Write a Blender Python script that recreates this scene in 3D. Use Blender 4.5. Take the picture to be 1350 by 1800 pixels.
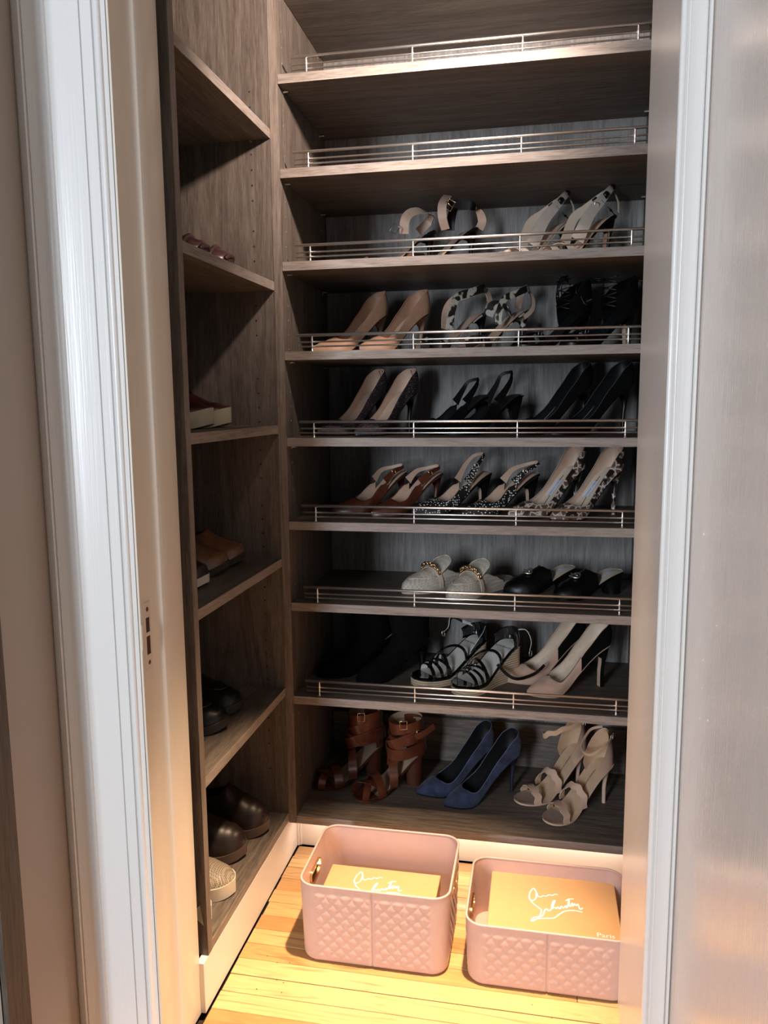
import bpy, bmesh, math, random
from math import sin, cos, pi, sqrt, radians, exp
from mathutils import Vector, Matrix
random.seed(7)
for _o in list(bpy.data.objects): bpy.data.objects.remove(_o)
S = bpy.context.scene
COL = S.collection

# ---------------------------------------------------------------- camera
YAW, PITCH, ROLL = 0.19457, -0.138346, -0.009259
cd = bpy.data.cameras.new('camera'); cam = bpy.data.objects.new('camera', cd); COL.objects.link(cam)
_f = Vector((-sin(YAW)*cos(PITCH), cos(YAW)*cos(PITCH), sin(PITCH)))
_r = Vector((cos(YAW), sin(YAW), 0)); _u = _r.cross(_f)
_r2 = _r*cos(ROLL)+_u*sin(ROLL); _u2 = -_r*sin(ROLL)+_u*cos(ROLL)
cam.matrix_world = Matrix(((_r2.x, _u2.x, -_f.x, 0.57789), (_r2.y, _u2.y, -_f.y, -1.70522), (_r2.z, _u2.z, -_f.z, 1.10291), (0, 0, 0, 1)))
cd.sensor_fit = 'VERTICAL'; cd.sensor_height = 24.0; cd.lens = 1379.469/1800*24.0
cd.clip_start = 0.02
S.camera = cam

# ---------------------------------------------------------------- world, lights, exposure
W = bpy.data.worlds.new('world'); S.world = W; W.use_nodes = True
W.node_tree.nodes['Background'].inputs[0].default_value = (0.72, 0.80, 0.92, 1)
W.node_tree.nodes['Background'].inputs[1].default_value = 0.07
def light(name, kind, loc, energy, color, **k):
    d = bpy.data.lights.new(name, kind); d.energy = energy; d.color = color
    for a, b in k.items():
        if a != 'aim': setattr(d, a, b)
    o = bpy.data.objects.new(name, d); COL.objects.link(o); o.location = loc
    if 'aim' in k: o.rotation_euler = (Vector(k['aim'])-Vector(loc)).to_track_quat('-Z', 'Y').to_euler()
    return o
LAMP = (0.50, -0.44, 1.90)
light('window_daylight', 'AREA', (-0.80, -4.3, 1.40), 125, (0.80, 0.89, 1.0), shape='RECTANGLE', size=0.5, size_y=1.5, aim=(0.3, -0.4, 1.1))
light('closet_shelf_light', 'SPOT', LAMP, 62.0, (1.0, 0.82, 0.72), shadow_soft_size=0.03, spot_size=radians(126), spot_blend=0.85, aim=(0.08, 0.3, 1.88))
light('closet_spot_light', 'SPOT', (0.56, -0.46, 1.93), 520, (1.0, 0.70, 0.44), shadow_soft_size=0.03, spot_size=radians(37), spot_blend=1.0, aim=(0.33, -0.46, 0.0))
S.view_settings.view_transform = 'Standard'; S.view_settings.look = 'None'
S.view_settings.exposure = 0.0; S.view_settings.gamma = 1.0; S.view_settings.use_curve_mapping = False

# ---------------------------------------------------------------- materials
MATS = {}
def nt(name):
    m = bpy.data.materials.new(name); m.use_nodes = True
    n = m.node_tree; return m, n.nodes, n.links, n.nodes['Principled BSDF']
def ramp(N, stops):
    r = N.new('ShaderNodeValToRGB'); e = r.color_ramp.elements
    while len(e) < len(stops): e.new(0.5)
    for i, (p, c) in enumerate(stops): e[i].position = p; e[i].color = (*c, 1)
    return r
def coord(N, L, scale=(1, 1, 1), out='Object', rot=(0, 0, 0)):
    t = N.new('ShaderNodeTexCoord'); m = N.new('ShaderNodeMapping'); m.inputs['Scale'].default_value = scale
    m.inputs['Rotation'].default_value = rot
    L.new(t.outputs[out], m.inputs[0]); return m
def bump(N, L, P, src, strength, dist):
    b = N.new('ShaderNodeBump'); b.inputs['Strength'].default_value = strength; b.inputs['Distance'].default_value = dist
    L.new(src, b.inputs['Height']); L.new(b.outputs[0], P.inputs['Normal']); return b
def plain(name, c, rough=0.5, metal=0.0, var=0.08, scale=60, bmp=0.0, coat=0.0, sheen=0.0, spec=None):
    if name in MATS: return MATS[name]
    m, N, L, P = nt(name)
    mp = coord(N, L); nz = N.new('ShaderNodeTexNoise'); nz.inputs['Scale'].default_value = scale; nz.inputs['Detail'].default_value = 4
    L.new(mp.outputs[0], nz.inputs['Vector'])
    r = ramp(N, [(0.3, tuple(x*(1-var) for x in c)), (0.7, tuple(min(1, x*(1+var)) for x in c))])
    L.new(nz.outputs['Fac'], r.inputs[0]); L.new(r.outputs[0], P.inputs['Base Color'])
    P.inputs['Roughness'].default_value = rough; P.inputs['Metallic'].default_value = metal
    P.inputs['Coat Weight'].default_value = coat; P.inputs['Sheen Weight'].default_value = sheen
    if spec is not None: P.inputs['Specular IOR Level'].default_value = spec
    if bmp: bump(N, L, P, nz.outputs['Fac'], 0.5, bmp)
    MATS[name] = m; return m
def wood(name, axis, dark=(0.060, 0.046, 0.037), mid=(0.122, 0.097, 0.079), lite=(0.19, 0.158, 0.130), fine=1.0):
    if name in MATS: return MATS[name]
    m, N, L, P = nt(name)
    sc = {'x': (1.0, 14, 14), 'y': (14, 1.0, 14), 'z': (14, 14, 1.0)}[axis]
    mp = coord(N, L, sc)
    a = N.new('ShaderNodeTexNoise'); a.inputs['Scale'].default_value = 24*fine; a.inputs['Detail'].default_value = 7; a.inputs['Roughness'].default_value = 0.65
    b = N.new('ShaderNodeTexNoise'); b.inputs['Scale'].default_value = 0.9; b.inputs['Detail'].default_value = 3; b.inputs['Distortion'].default_value = 1.6
    L.new(mp.outputs[0], a.inputs[0]); L.new(mp.outputs[0], b.inputs[0])
    w = N.new('ShaderNodeMath'); w.operation = 'MULTIPLY'; w.inputs[1].default_value = 34
    L.new(b.outputs['Fac'], w.inputs[0]); s = N.new('ShaderNodeMath'); s.operation = 'SINE'; L.new(w.outputs[0], s.inputs[0])
    s2 = N.new('ShaderNodeMath'); s2.operation = 'MULTIPLY_ADD'; s2.inputs[1].default_value = 0.085; L.new(s.outputs[0], s2.inputs[0]); L.new(a.outputs['Fac'], s2.inputs[2])
    big = N.new('ShaderNodeTexNoise'); big.inputs['Scale'].default_value = 0.35; big.inputs['Detail'].default_value = 2; L.new(mp.outputs[0], big.inputs[0])
    s3 = N.new('ShaderNodeMath'); s3.operation = 'MULTIPLY_ADD'; s3.inputs[1].default_value = 0.35; L.new(big.outputs['Fac'], s3.inputs[0]); L.new(s2.outputs[0], s3.inputs[2])
    r = ramp(N, [(0.40, dark), (0.68, mid), (0.98, lite)]); L.new(s3.outputs[0], r.inputs[0])
    L.new(r.outputs[0], P.inputs['Base Color']); P.inputs['Roughness'].default_value = 0.55
    P.inputs['Specular IOR Level'].default_value = 0.3
    bump(N, L, P, a.outputs['Fac'], 0.5, 0.0006)
    MATS[name] = m; return m
def paint(name, c, rough=0.3, scale=(240, 240, 6), bmp=0.0012, coat=0.0):
    if name in MATS: return MATS[name]
    m, N, L, P = nt(name)
    mp = coord(N, L, scale); nz = N.new('ShaderNodeTexNoise'); nz.inputs['Scale'].default_value = 1; nz.inputs['Detail'].default_value = 3
    L.new(mp.outputs[0], nz.inputs[0]); P.inputs['Base Color'].default_value = (*c, 1); P.inputs['Roughness'].default_value = rough
    P.inputs['Coat Weight'].default_value = coat
    bump(N, L, P, nz.outputs['Fac'], 0.35, bmp); MATS[name] = m; return m
def cells(name, a, b, scale, edge=0.06, rough=0.4, stretch=(1, 1, 1), c3=None, blot=0.32, thr=0.48):
    """reptile skin: voronoi scales with pale outlines and dark blotches"""
    m, N, L, P = nt(name); mp = coord(N, L, stretch)
    v = N.new('ShaderNodeTexVoronoi'); v.feature = 'DISTANCE_TO_EDGE'; v.inputs['Scale'].default_value = scale; L.new(mp.outputs[0], v.inputs['Vector'])
    n = N.new('ShaderNodeTexNoise'); n.inputs['Scale'].default_value = scale*blot; n.inputs['Detail'].default_value = 1; L.new(mp.outputs[0], n.inputs['Vector'])
    r1 = ramp(N, [(0.0, b), (edge, a)]); r1.color_ramp.interpolation = 'LINEAR'; L.new(v.outputs[0], r1.inputs[0])
    r2 = ramp(N, [(thr-0.02, (0, 0, 0)), (thr+0.02, (1, 1, 1))]); L.new(n.outputs['Fac'], r2.inputs[0])
    mx = N.new('ShaderNodeMixRGB'); L.new(r2.outputs[0], mx.inputs[0]); L.new(r1.outputs[0], mx.inputs[1]); mx.inputs[2].default_value = (*(c3 or b), 1)
    L.new(mx.outputs[0], P.inputs['Base Color']); P.inputs['Roughness'].default_value = rough; MATS[name] = m; return m
def dots(name, base, dot, scale, size=0.28):
    m, N, L, P = nt(name); mp = coord(N, L)
    v = N.new('ShaderNodeTexVoronoi'); v.inputs['Scale'].default_value = scale; v.inputs['Randomness'].default_value = 0.55; L.new(mp.outputs[0], v.inputs['Vector'])
    r = ramp(N, [(size, dot), (size+0.04, base)]); L.new(v.outputs['Distance'], r.inputs[0]); L.new(r.outputs[0], P.inputs['Base Color'])
    P.inputs['Roughness'].default_value = 0.6; MATS[name] = m; return m
def weave(name, a, b, scale, rough=0.55, dist=0.001):
    m, N, L, P = nt(name); mp = coord(N, L, rot=(0, 0, 0.78))
    c = N.new('ShaderNodeTexChecker'); c.inputs['Scale'].default_value = scale; c.inputs['Color1'].default_value = (*a, 1); c.inputs['Color2'].default_value = (*b, 1)
    L.new(mp.outputs[0], c.inputs['Vector']); L.new(c.outputs['Color'], P.inputs['Base Color']); P.inputs['Roughness'].default_value = rough
    bump(N, L, P, c.outputs['Fac'], 0.6, dist); MATS[name] = m; return m
def bands(name, a, b, scale, axis='Z', rough=0.9):
    m, N, L, P = nt(name); mp = coord(N, L)
    w = N.new('ShaderNodeTexWave'); w.bands_direction = axis; w.inputs['Scale'].default_value = scale; w.inputs['Distortion'].default_value = 1.2; w.inputs['Detail Scale'].default_value = 6
    L.new(mp.outputs[0], w.inputs['Vector']); r = ramp(N, [(0.15, a), (0.6, b)]); L.new(w.outputs['Fac'], r.inputs[0])
    L.new(r.outputs[0], P.inputs['Base Color']); P.inputs['Roughness'].default_value = rough; bump(N, L, P, w.outputs['Fac'], 0.7, 0.001)
    MATS[name] = m; return m

WX, WY, WZ = wood('laminate_x', 'x'), wood('laminate_y', 'y'), wood('laminate_z', 'z')
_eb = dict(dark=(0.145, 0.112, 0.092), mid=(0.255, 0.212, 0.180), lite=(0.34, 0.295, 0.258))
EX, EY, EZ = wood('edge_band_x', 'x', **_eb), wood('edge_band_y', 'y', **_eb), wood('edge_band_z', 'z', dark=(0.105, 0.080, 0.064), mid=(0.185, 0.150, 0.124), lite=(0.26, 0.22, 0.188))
CHROME = plain('polished_nickel', (0.95, 0.90, 0.84), 0.36, 1.0, 0.02)
GOLD = plain('gold_metal', (0.85, 0.60, 0.33), 0.2, 1.0, 0.03)
WHITE = paint('white_trim_paint', (0.78, 0.765, 0.735), 0.28)
JAMB = paint('cream_jamb_paint', (0.73, 0.66, 0.56), 0.3)
CLOSETW = plain('closet_wall_paint', (0.80, 0.74, 0.68), 0.7, var=0.02, bmp=0.0004)

# ---------------------------------------------------------------- mesh helpers
def link(name, bm, mats, parent=None, smooth=False, loc=None):
    me = bpy.data.meshes.new(name)
    bmesh.ops.recalc_face_normals(bm, faces=bm.faces[:]); bm.to_mesh(me); bm.free()
    for m in (mats if isinstance(mats, (list, tuple)) else [mats]): me.materials.append(m)
    if smooth:
        me.polygons.foreach_set('use_smooth', [True]*len(me.polygons))
        if smooth != 'all': me.set_sharp_from_angle(angle=radians(45))
    o = bpy.data.objects.new(name, me); COL.objects.link(o)
    if parent is not None: o.parent = parent
    if loc: o.location = loc
    return o
def box(bm, x0, x1, y0, y1, z0, z1, bev=0.0, mi=0):
    vs = [bm.verts.new((x, y, z)) for x in (x0, x1) for y in (y0, y1) for z in (z0, z1)]
    q = [(0, 1, 3, 2), (4, 6, 7, 5), (0, 4, 5, 1), (2, 3, 7, 6), (0, 2, 6, 4), (1, 5, 7, 3)]
    fs = [bm.faces.new([vs[i] for i in f]) for f in q]
    for f in fs: f.material_index = mi
    if bev:
        es = set(e for f in fs for e in f.edges)
        bmesh.ops.bevel(bm, geom=list(es), offset=bev, segments=1, affect='EDGES')
def bx(name, x0, x1, y0, y1, z0, z1, mat, parent=None, bev=0.0):
    bm = bmesh.new(); box(bm, x0, x1, y0, y1, z0, z1, bev); return link(name, bm, mat, parent)
def tag(o, label, cat, group=None):
    o['label'] = label; o['category'] = cat
    if group: o['group'] = group
    return o
def struct(o): o['kind'] = 'structure'; return o
def empty(name, loc=(0, 0, 0), rz=0.0):
    o = bpy.data.objects.new(name, None); o.empty_display_size = 0.03; COL.objects.link(o); o.location = loc; o.rotation_euler = (0, 0, rz); return o
def grid(bm, P, wrap=False, mi=None):
    V = [[bm.verts.new(p) for p in row] for row in P]
    for i in range(len(V)-1):
        n = len(V[i])
        for j in range(n if wrap else n-1):
            q = [V[i][j], V[i][(j+1) % n], V[i+1][(j+1) % n], V[i+1][j]]
            try:
                f = bm.faces.new(q)
                if mi: f.material_index = mi(i, j)
            except ValueError: pass
    return V
def cap(bm, row):
    try: bm.faces.new(row)
    except ValueError: pass
def tube(bm, pts, r, n=8, closed=False, caps=True):
    pts = [Vector(p) for p in pts]; rows = []; prev = None
    for i, p in enumerate(pts):
        if closed: t = (pts[(i+1) % len(pts)]-pts[i-1]).normalized()
        else: t = (pts[min(i+1, len(pts)-1)]-pts[max(i-1, 0)]).normalized()
        a = prev if prev is not None else (Vector((0, 0, 1)) if abs(t.z) < 0.9 else Vector((1, 0, 0)))
        a = (a-t*a.dot(t)).normalized(); b = t.cross(a); prev = a
        rr = r(i/(len(pts)-1)) if callable(r) else r
        rows.append([p+a*(rr*cos(2*pi*k/n))+b*(rr*sin(2*pi*k/n)) for k in range(n)])
    if closed: rows.append(rows[0])
    V = grid(bm, rows, True)
    if closed: bmesh.ops.remove_doubles(bm, verts=bm.verts[:], dist=1e-7)
    elif caps: cap(bm, V[0]); cap(bm, V[-1])
def catmull(P, n=8, closed=False):
    P = [Vector(p) for p in P]; out = []; m = len(P)
    for i in range(m if closed else m-1):
        if closed: a, b, c, d = P[i-1], P[i], P[(i+1) % m], P[(i+2) % m]
        else: a, b, c, d = P[max(i-1, 0)], P[i], P[i+1], P[min(i+2, m-1)]
        for k in range(n):
            t = k/n
            out.append(0.5*((2*b)+(c-a)*t+(2*a-5*b+4*c-d)*t*t+(3*b-a-3*c+d)*t**3))
    if not closed: out.append(P[-1])
    return out
def ribbon(bm, pts, wdir, width, thick=0.0014, wave=0.0, nw=6, closed=False):
    """flat strap along pts; wdir vector or list; outer face mat 0, inner face mat 1. wave scallops both edges"""
    n = len(pts); rows = []
    for i, p in enumerate(pts):
        p = Vector(p)
        if closed: t = Vector(pts[(i+1) % n])-Vector(pts[i-1])
        else: t = Vector(pts[min(i+1, n-1)])-Vector(pts[max(i-1, 0)])
        t.normalize()
        w = Vector(wdir[i] if isinstance(wdir, list) else wdir); w = (w-t*w.dot(t)).normalized(); nn = t.cross(w)
        f = i/(n-1); ww = (width(f) if callable(width) else width)/2
        sh = wave*sin(f*2*pi*nw)
        a, b = p+w*(ww+sh), p-w*(ww-sh*0.9)
        rows.append([a+nn*thick/2, b+nn*thick/2, b-nn*thick/2, a-nn*thick/2])
    if closed: rows.append(rows[0])
    V = grid(bm, rows, True, mi=lambda i, j: 1 if j == 2 else 0)
    if not closed: cap(bm, V[0]); cap(bm, V[-1])
    return V
def rect_frame(bm, c, ax, ay, w, h, r=0.001):
    c, ax, ay = Vector(c), Vector(ax).normalized(), Vector(ay).normalized()
    P = [c+ax*(sx*w/2)+ay*(sy*h/2) for sx, sy in ((-1, -1), (0, -1), (1, -1), (1, 0), (1, 1), (0, 1), (-1, 1), (-1, 0))]
    tube(bm, P, r, 6, closed=True)
def text_mesh(txt, size, fn, depth=0.0):
    cu = bpy.data.curves.new('txt', 'FONT'); cu.body = txt; cu.size = size; cu.align_x = 'CENTER'; cu.align_y = 'CENTER'; cu.resolution_u = 2
    o = bpy.data.objects.new('txt', cu); COL.objects.link(o); bpy.context.view_layer.update()
    me = bpy.data.meshes.new_from_object(o.evaluated_get(bpy.context.evaluated_depsgraph_get()))
    bm = bmesh.new(); bm.from_mesh(me); bpy.data.objects.remove(o); bpy.data.curves.remove(cu); bpy.data.meshes.remove(me)
    for v in bm.verts: v.co = fn(v.co.x, v.co.y)
    return bm

# ---------------------------------------------------------------- room shell
TH = 0.019
floor = struct(bx('floor', -1.9, 2.0, -2.6, 0.45, -0.06, -0.014, plain('dark_subfloor', (0.02, 0.012, 0.008), 0.9)))
def plankmat(i, base):
    m, N, L, P = nt('maple_%d' % i)
    mp = coord(N, L, (2.2, 26, 26)); mp.inputs['Location'].default_value = (i*3.1, i*1.7, 0)
    a = N.new('ShaderNodeTexNoise'); a.inputs['Scale'].default_value = 1.1; a.inputs['Detail'].default_value = 6; a.inputs['Distortion'].default_value = 2.6
    L.new(mp.outputs[0], a.inputs[0])
    d = tuple(x*0.50 for x in base)
    r = ramp(N, [(0.3, d), (0.48, base), (0.56, tuple(x*0.86 for x in base)), (0.75, tuple(min(1, x*1.15) for x in base))])
    L.new(a.outputs['Fac'], r.inputs[0]); L.new(r.outputs[0], P.inputs['Base Color'])
    P.inputs['Roughness'].default_value = 0.3; P.inputs['Coat Weight'].default_value = 0.35; P.inputs['Coat Roughness'].default_value = 0.12
    bump(N, L, P, a.outputs['Fac'], 0.25, 0.0006); return m
PM = [plankmat(i, c) for i, c in enumerate([(0.60, 0.37, 0.16), (0.52, 0.29, 0.11), (0.64, 0.42, 0.19), (0.45, 0.24, 0.09), (0.57, 0.34, 0.15)])]
pitch = 0.0453; y = 0.0595
r = 0
while y > -2.5:
    rnd = random.Random(r*13+5)
    inside = y > -0.60
    x = (0.0015+0.004*rnd.random()) if inside else -0.16
    xe = 0.835 if inside else 0.77
    if y < -0.82: x = -1.6
    if y < -1.62: xe = 1.8
    cuts = [x]
    while cuts[-1] < xe-0.35: cuts.append(min(xe, cuts[-1]+0.32+0.75*rnd.random()))
    if cuts[-1] < xe: cuts.append(xe)
    g = 0.0016 if r == 9 else 0.0006
    for a, b in zip(cuts, cuts[1:]):
        bm = bmesh.new(); box(bm, a+0.0005, b-0.0005, y-pitch+g, y-0.0004, -0.014, -0.0006*rnd.random(), 0.0007)
        link('plank', bm, PM[(r*2+int(rnd.random()*5)) % 5], floor)
    y -= pitch; r += 1
nails = bmesh.new()
for (nx, ny) in [(0.06, -0.335), (0.085, -0.35), (0.11, -0.345), (0.10, -0.395), (0.115, -0.40), (0.07, -0.425), (0.12, -0.425), (0.62, -0.395), (0.585, -0.37), (0.55, -0.455)]:
    vs = [nails.verts.new((nx+0.0012*cos(k), ny+0.0012*sin(k), 0.0003)) for k in [i*pi/3 for i in range(6)]]; nails.faces.new(vs)
nh = link('nail_holes', nails, plain('nail_dark', (0.05, 0.025, 0.01), 0.9), floor); nh['kind'] = 'stuff'

struct(bx('ceiling', -1.9, 2.0, -2.6, 0.45, 2.42, 2.46, plain('ceiling_paint', (0.82, 0.8, 0.77), 0.8, var=0.02)))
struct(bx('wall_back', -0.40, 0.92, 0.41, 0.45, 0, 2.42, CLOSETW))
struct(bx('wall_left', -0.40, -0.36, -0.50, 0.41, 0, 2.42, CLOSETW))
struct(bx('wall_right', 0.86, 0.90, -0.50, 0.41, 0, 2.42, CLOSETW))
# front wall around the doorway (left part, thick right part, header)
fw = bmesh.new()
box(fw, -0.40, -0.025, -0.608, -0.500, 0, 2.42)
box(fw, 0.745, 0.90, -0.608, -0.335, 0, 2.42)
box(fw, -0.025, 0.745, -0.608, -0.500, 2.04, 2.42)
struct(link('wall_front', fw, CLOSETW))
# hallway side walls
HL = plain('hall_shaded_paint', (0.34, 0.275, 0.225), 0.38, var=0.03, scale=4)  # off-white hall paint with its shade put into the base colour
struct(bx('wall_hall_left', -0.205, -0.163, -0.812, -0.608, 0, 2.42, HL))
struct(bx('wall_room_left', -1.9, -0.206, -0.812, -0.700, 0, 2.42, HL))
struct(bx('wall_room_right', 0.861, 2.0, -1.60, -1.50, 0, 2.42, HL))
struct(bx('trim_4', -0.165, -0.154, -0.812, -0.765, 0, 2.42, wood('dark_hall_trim', 'z', (0.05, 0.036, 0.028), (0.09, 0.068, 0.052), (0.13, 0.10, 0.078))))
# open door leaf folded along the right side of the hallway
dl = bmesh.new(); box(dl, 0.779, 0.815, -1.36, -0.612, 0.008, 2.03, 0.002)
GLOSS = paint('glossy_door_paint', (0.86, 0.775, 0.715), 0.16, (300, 300, 7), 0.0016)
door = struct(link('door_1', dl, GLOSS))
db = bmesh.new()
for (yy, zz, rr) in [(-0.70, 0.94, 0.0018), (-0.705, 0.90, 0.001), (-0.73, 0.79, 0.0014), (-0.731, 0.755, 0.001), (-0.728, 0.715, 0.001), (-0.77, 0.73, 0.0015), (-0.79, 0.85, 0.001)]:
    bmesh.ops.create_uvsphere(db, u_segments=6, v_segments=4, radius=rr, matrix=Matrix.Translation((0.779, yy, zz)))
pd = link('paint_drips', db, GLOSS, door); pd['kind'] = 'stuff'
struct(bx('wall_hall_right', 0.82, 0.86, -1.60, -0.608, 0, 2.42, HL))

# moulded vertical profiles (list of (x,y) swept in z)
def profile(name, pts, z0, z1, mat, parent=None):
    bm = bmesh.new(); rows = [[(x, y, z) for (x, y) in pts] for z in (z0, z1)]
    V = grid(bm, rows, True); cap(bm, V[0]); cap(bm, V[1]); return link(name, bm, mat, parent, smooth=True)
def arc(cx, cy, r, a0, a1, n=6): return [(cx+r*cos(radians(a0+(a1-a0)*k/n)), cy+r*sin(radians(a0+(a1-a0)*k/n))) for k in range(n+1)]
Y0 = -0.608; YF = -0.623
# left casing, from its outer edge to the reveal, with back band, cove, flat and beads
cs = [(-0.163, Y0), (-0.163, YF-0.012)]
cs += [(-0.1585, YF-0.0150), (-0.1495, YF-0.0155), (-0.1475, YF-0.012), (-0.1455, YF-0.0135)]
cs += [(-0.145+0.022*t, YF-0.0135+0.012*sin(t*pi/2)) for t in (0.15, 0.35, 0.55, 0.75, 0.95)]
cs += [(-0.1195, YF-0.0038), (-0.1175, YF-0.0042), (-0.116, YF-0.0015), (-0.114, YF-0.001)]
cs += [(-0.0655, YF-0.0005), (-0.0645, YF+0.0028), (-0.063, YF-0.0006), (-0.0465, YF-0.0006), (-0.0458, YF+0.003), (-0.044, YF+0.0005)]
cs += arc(-0.0375, YF+0.001, 0.0052, 180, 360, 8)
cs += [(-0.0265, YF+0.003), (-0.0265, Y0)]
struct(profile('trim_1', cs, 0, 2.10, WHITE))
# left jamb with rabbet and door stop
jl = [(-0.0255, -0.4975), (-0.0095, -0.4975), (-0.009, -0.499)] + [(-0.009, -0.569), (-0.0105, -0.571), (-0.0125, -0.5725), (-0.0145, -0.575), (-0.0195, -0.585), (-0.0215, -0.592), (-0.0218, -0.6165), (-0.0222, -0.619), (-0.0255, -0.619)]
struct(profile('trim_2', jl, 0, 2.04, JAMB))
# right jamb (deep return) and narrow casing
jr = [(0.746, -0.335), (0.740, -0.335), (0.7395, -0.345), (0.741, -0.617), (0.746, -0.617)]
struct(profile('trim_3', jr, 0, 2.04, paint('pale_jamb_paint', (0.82, 0.765, 0.715), 0.26, (300, 300, 5), 0.0015)))
cr = [(0.7405, Y0), (0.7405, -0.617)] + arc(0.7445, -0.6175, 0.004, 180, 330, 6) + [(0.7488, -0.6185), (0.7500, -0.6225), (0.7515, -0.6228), (0.7530, -0.6215), (0.7690, -0.6215), (0.7702, -0.6230), (0.7714, -0.6222), (0.7722, -0.6185), (0.7738, -0.6225), (0.7765, -0.6225), (0.7785, -0.619), (0.7785, Y0)]
struct(profile('trim_5', cr, 0, 2.10, WHITE))
struct(bx('trim_6', -0.163, 0.7785, -0.626, -0.608, 2.045, 2.16, WHITE))
struct(bx('trim_7', -0.009, 0.740, -0.617, -0.50, 2.02, 2.04, JAMB))
# strike plate in the left rabbet
sp = empty('strike_plate', (-0.0218, -0.600, 0.742)); tag(sp, 'painted strike plate with two latch slots set in the left door jamb', 'strike plate')
PLT = paint('painted_plate', (0.68, 0.60, 0.50), 0.35)
bm = bmesh.new()
for z0, z1 in ((-0.062, -0.030), (-0.0295, 0.002), (0.005, 0.0255), (0.046, 0.062)): pass
# plate built around its two slots
box(bm, 0, 0.0012, -0.012, -0.006, -0.055, 0.055); box(bm, 0, 0.0012, 0.006, 0.010, -0.055, 0.055)
for z0, z1 in ((-0.055, -0.030), (0.0, 0.006), (0.030, 0.055)): box(bm, 0, 0.0012, -0.006, 0.006, z0, z1)
box(bm, 0, 0.0012, -0.0205, -0.012, -0.018, 0.024)
link('plate', bm, PLT, sp)
bm = bmesh.new(); box(bm, 0.0001, 0.0004, -0.006, 0.006, -0.030, 0.0); box(bm, 0.0001, 0.0004, -0.006, 0.006, 0.006, 0.030)
link('latch_slot', bm, plain('rusty_recess', (0.06, 0.025, 0.018), 0.9, var=0.4, scale=200), sp)
bm = bmesh.new(); tube(bm, [(0.0006, -0.0215+0.002*cos(a), 0.003+a*0.0) for a in (0, )]+[(0.0006, -0.0205, z) for z in (-0.017, 0.0, 0.023)], 0.0018, 6)
link('curved_lip', bm, PLT, sp)
for zz in (-0.043, 0.043):
    bm = bmesh.new(); bmesh.ops.create_cone(bm, cap_ends=True, segments=10, radius1=0.0042, radius2=0.003, depth=0.001, matrix=Matrix.Translation((0.0014, 0.0, zz)) @ Matrix.Rotation(pi/2, 4, 'Y'))
    link('screw', bm, plain('dark_screw', (0.13, 0.06, 0.04), 0.5, 0.5), sp)

# toe kick baseboards
TK = paint('toe_kick_white', (0.80, 0.745, 0.70), 0.35, (40, 40, 40), 0.0006)
struct(bx('baseboard_left', -0.014, 0.0, -0.50, 0.052, 0.001, 0.0995, TK))
struct(bx('baseboard_back', 0.010, 0.84, 0.0655, 0.080, 0.001, 0.095, TK))
bm = bmesh.new(); box(bm, -0.014, 0.0, 0.052, 0.066, 0.001, 0.095); box(bm, 0.0, 0.0055, 0.0575, 0.066, 0.001, 0.095, 0.001); box(bm, 0.0055, 0.011, 0.061, 0.068, 0.001, 0.095, 0.001)
struct(link('baseboard_corner', bm, TK))
# sticker tag and pendant lamp above the door
# ---------------------------------------------------------------- shelving units
ZB = [1.988, 1.7964, 1.6048, 1.4107, 1.2176, 1.0261, 0.8348, 0.6438, 0.4169, 0.1145]
ZL = [1.6873, 1.3693, 1.0547, 0.7474, 0.4358, 0.1189]
XR = 0.820
def panel(name, x0, x1, y0, y1, z0, z1, mat, parent, bev=0.0005): return bx(name, x0, x1, y0, y1, z0, z1, mat, parent, bev)
WHT0 = plain('fill_strip_white', (0.8, 0.78, 0.74), 0.5)
PIN = plain('nickel_pin', (0.9, 0.85, 0.78), 0.25, 0.9, 0.02)
HOLE = plain('drill_hole', (0.03, 0.02, 0.015), 0.9)
bu = empty('shoe_cabinet', (0.42, 0.19, 0.0955)); tag(bu, 'tall taupe woodgrain shelving unit on the back wall with railed shelves', 'cabinet')
def P2(o, root): o.parent = root; o.matrix_parent_inverse = Matrix.Translation(-Vector(root.location)); return o
P2(panel('side_panel', 0.0, TH, 0.0, 0.376, 0.0955, 2.30, WZ, None), bu)
P2(panel('side_panel', XR, XR+TH, 0.0, 0.376, 0.0955, 2.30, WZ, None), bu)
P2(panel('back_panel', TH, XR, 0.3765, 0.392, 0.0955, 2.30, wood('laminate_back', 'z', (0.11, 0.102, 0.096), (0.20, 0.186, 0.175), (0.285, 0.268, 0.252)), None), bu)
P2(panel('top_panel', TH, XR, 0.0005, 0.376, 2.28, 2.30, WX, None), bu)
P2(panel('cleat', TH+0.0005, XR-0.0005, 0.356, 0.3760, ZB[9], 0.238, WX, None, 0.001), bu)
for i, z in enumerate(ZB):
    sh = P2(panel('shelf', TH+0.0008, XR-0.0008, 0.0006, 0.3755, z-TH, z, WX, None, 0.0003), bu)
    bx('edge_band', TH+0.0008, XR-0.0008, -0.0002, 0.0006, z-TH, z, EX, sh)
hb = bmesh.new(); pb = bmesh.new()
z = 0.20
while z < 2.25:
    for yy in (0.037, 0.33):
        for xx, s in ((TH, 1), (XR, -1)):
            near = any(-0.002 < (zz-TH)-z < 0.030 for zz in ZB[:9])
            M = Matrix.Translation((xx+s*0.0003, yy, z)) @ Matrix.Rotation(pi/2, 4, 'Y')
            if any(zz-TH-0.003 < z < zz+0.003 for zz in ZB): continue
            bmesh.ops.create_cone(hb, cap_ends=True, segments=8, radius1=0.0026, radius2=0.0026, depth=0.0006, matrix=M)
    z += 0.032
o = link('pin_sleeves', hb, PIN, None); o['kind'] = 'stuff'; P2(o, bu)
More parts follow.
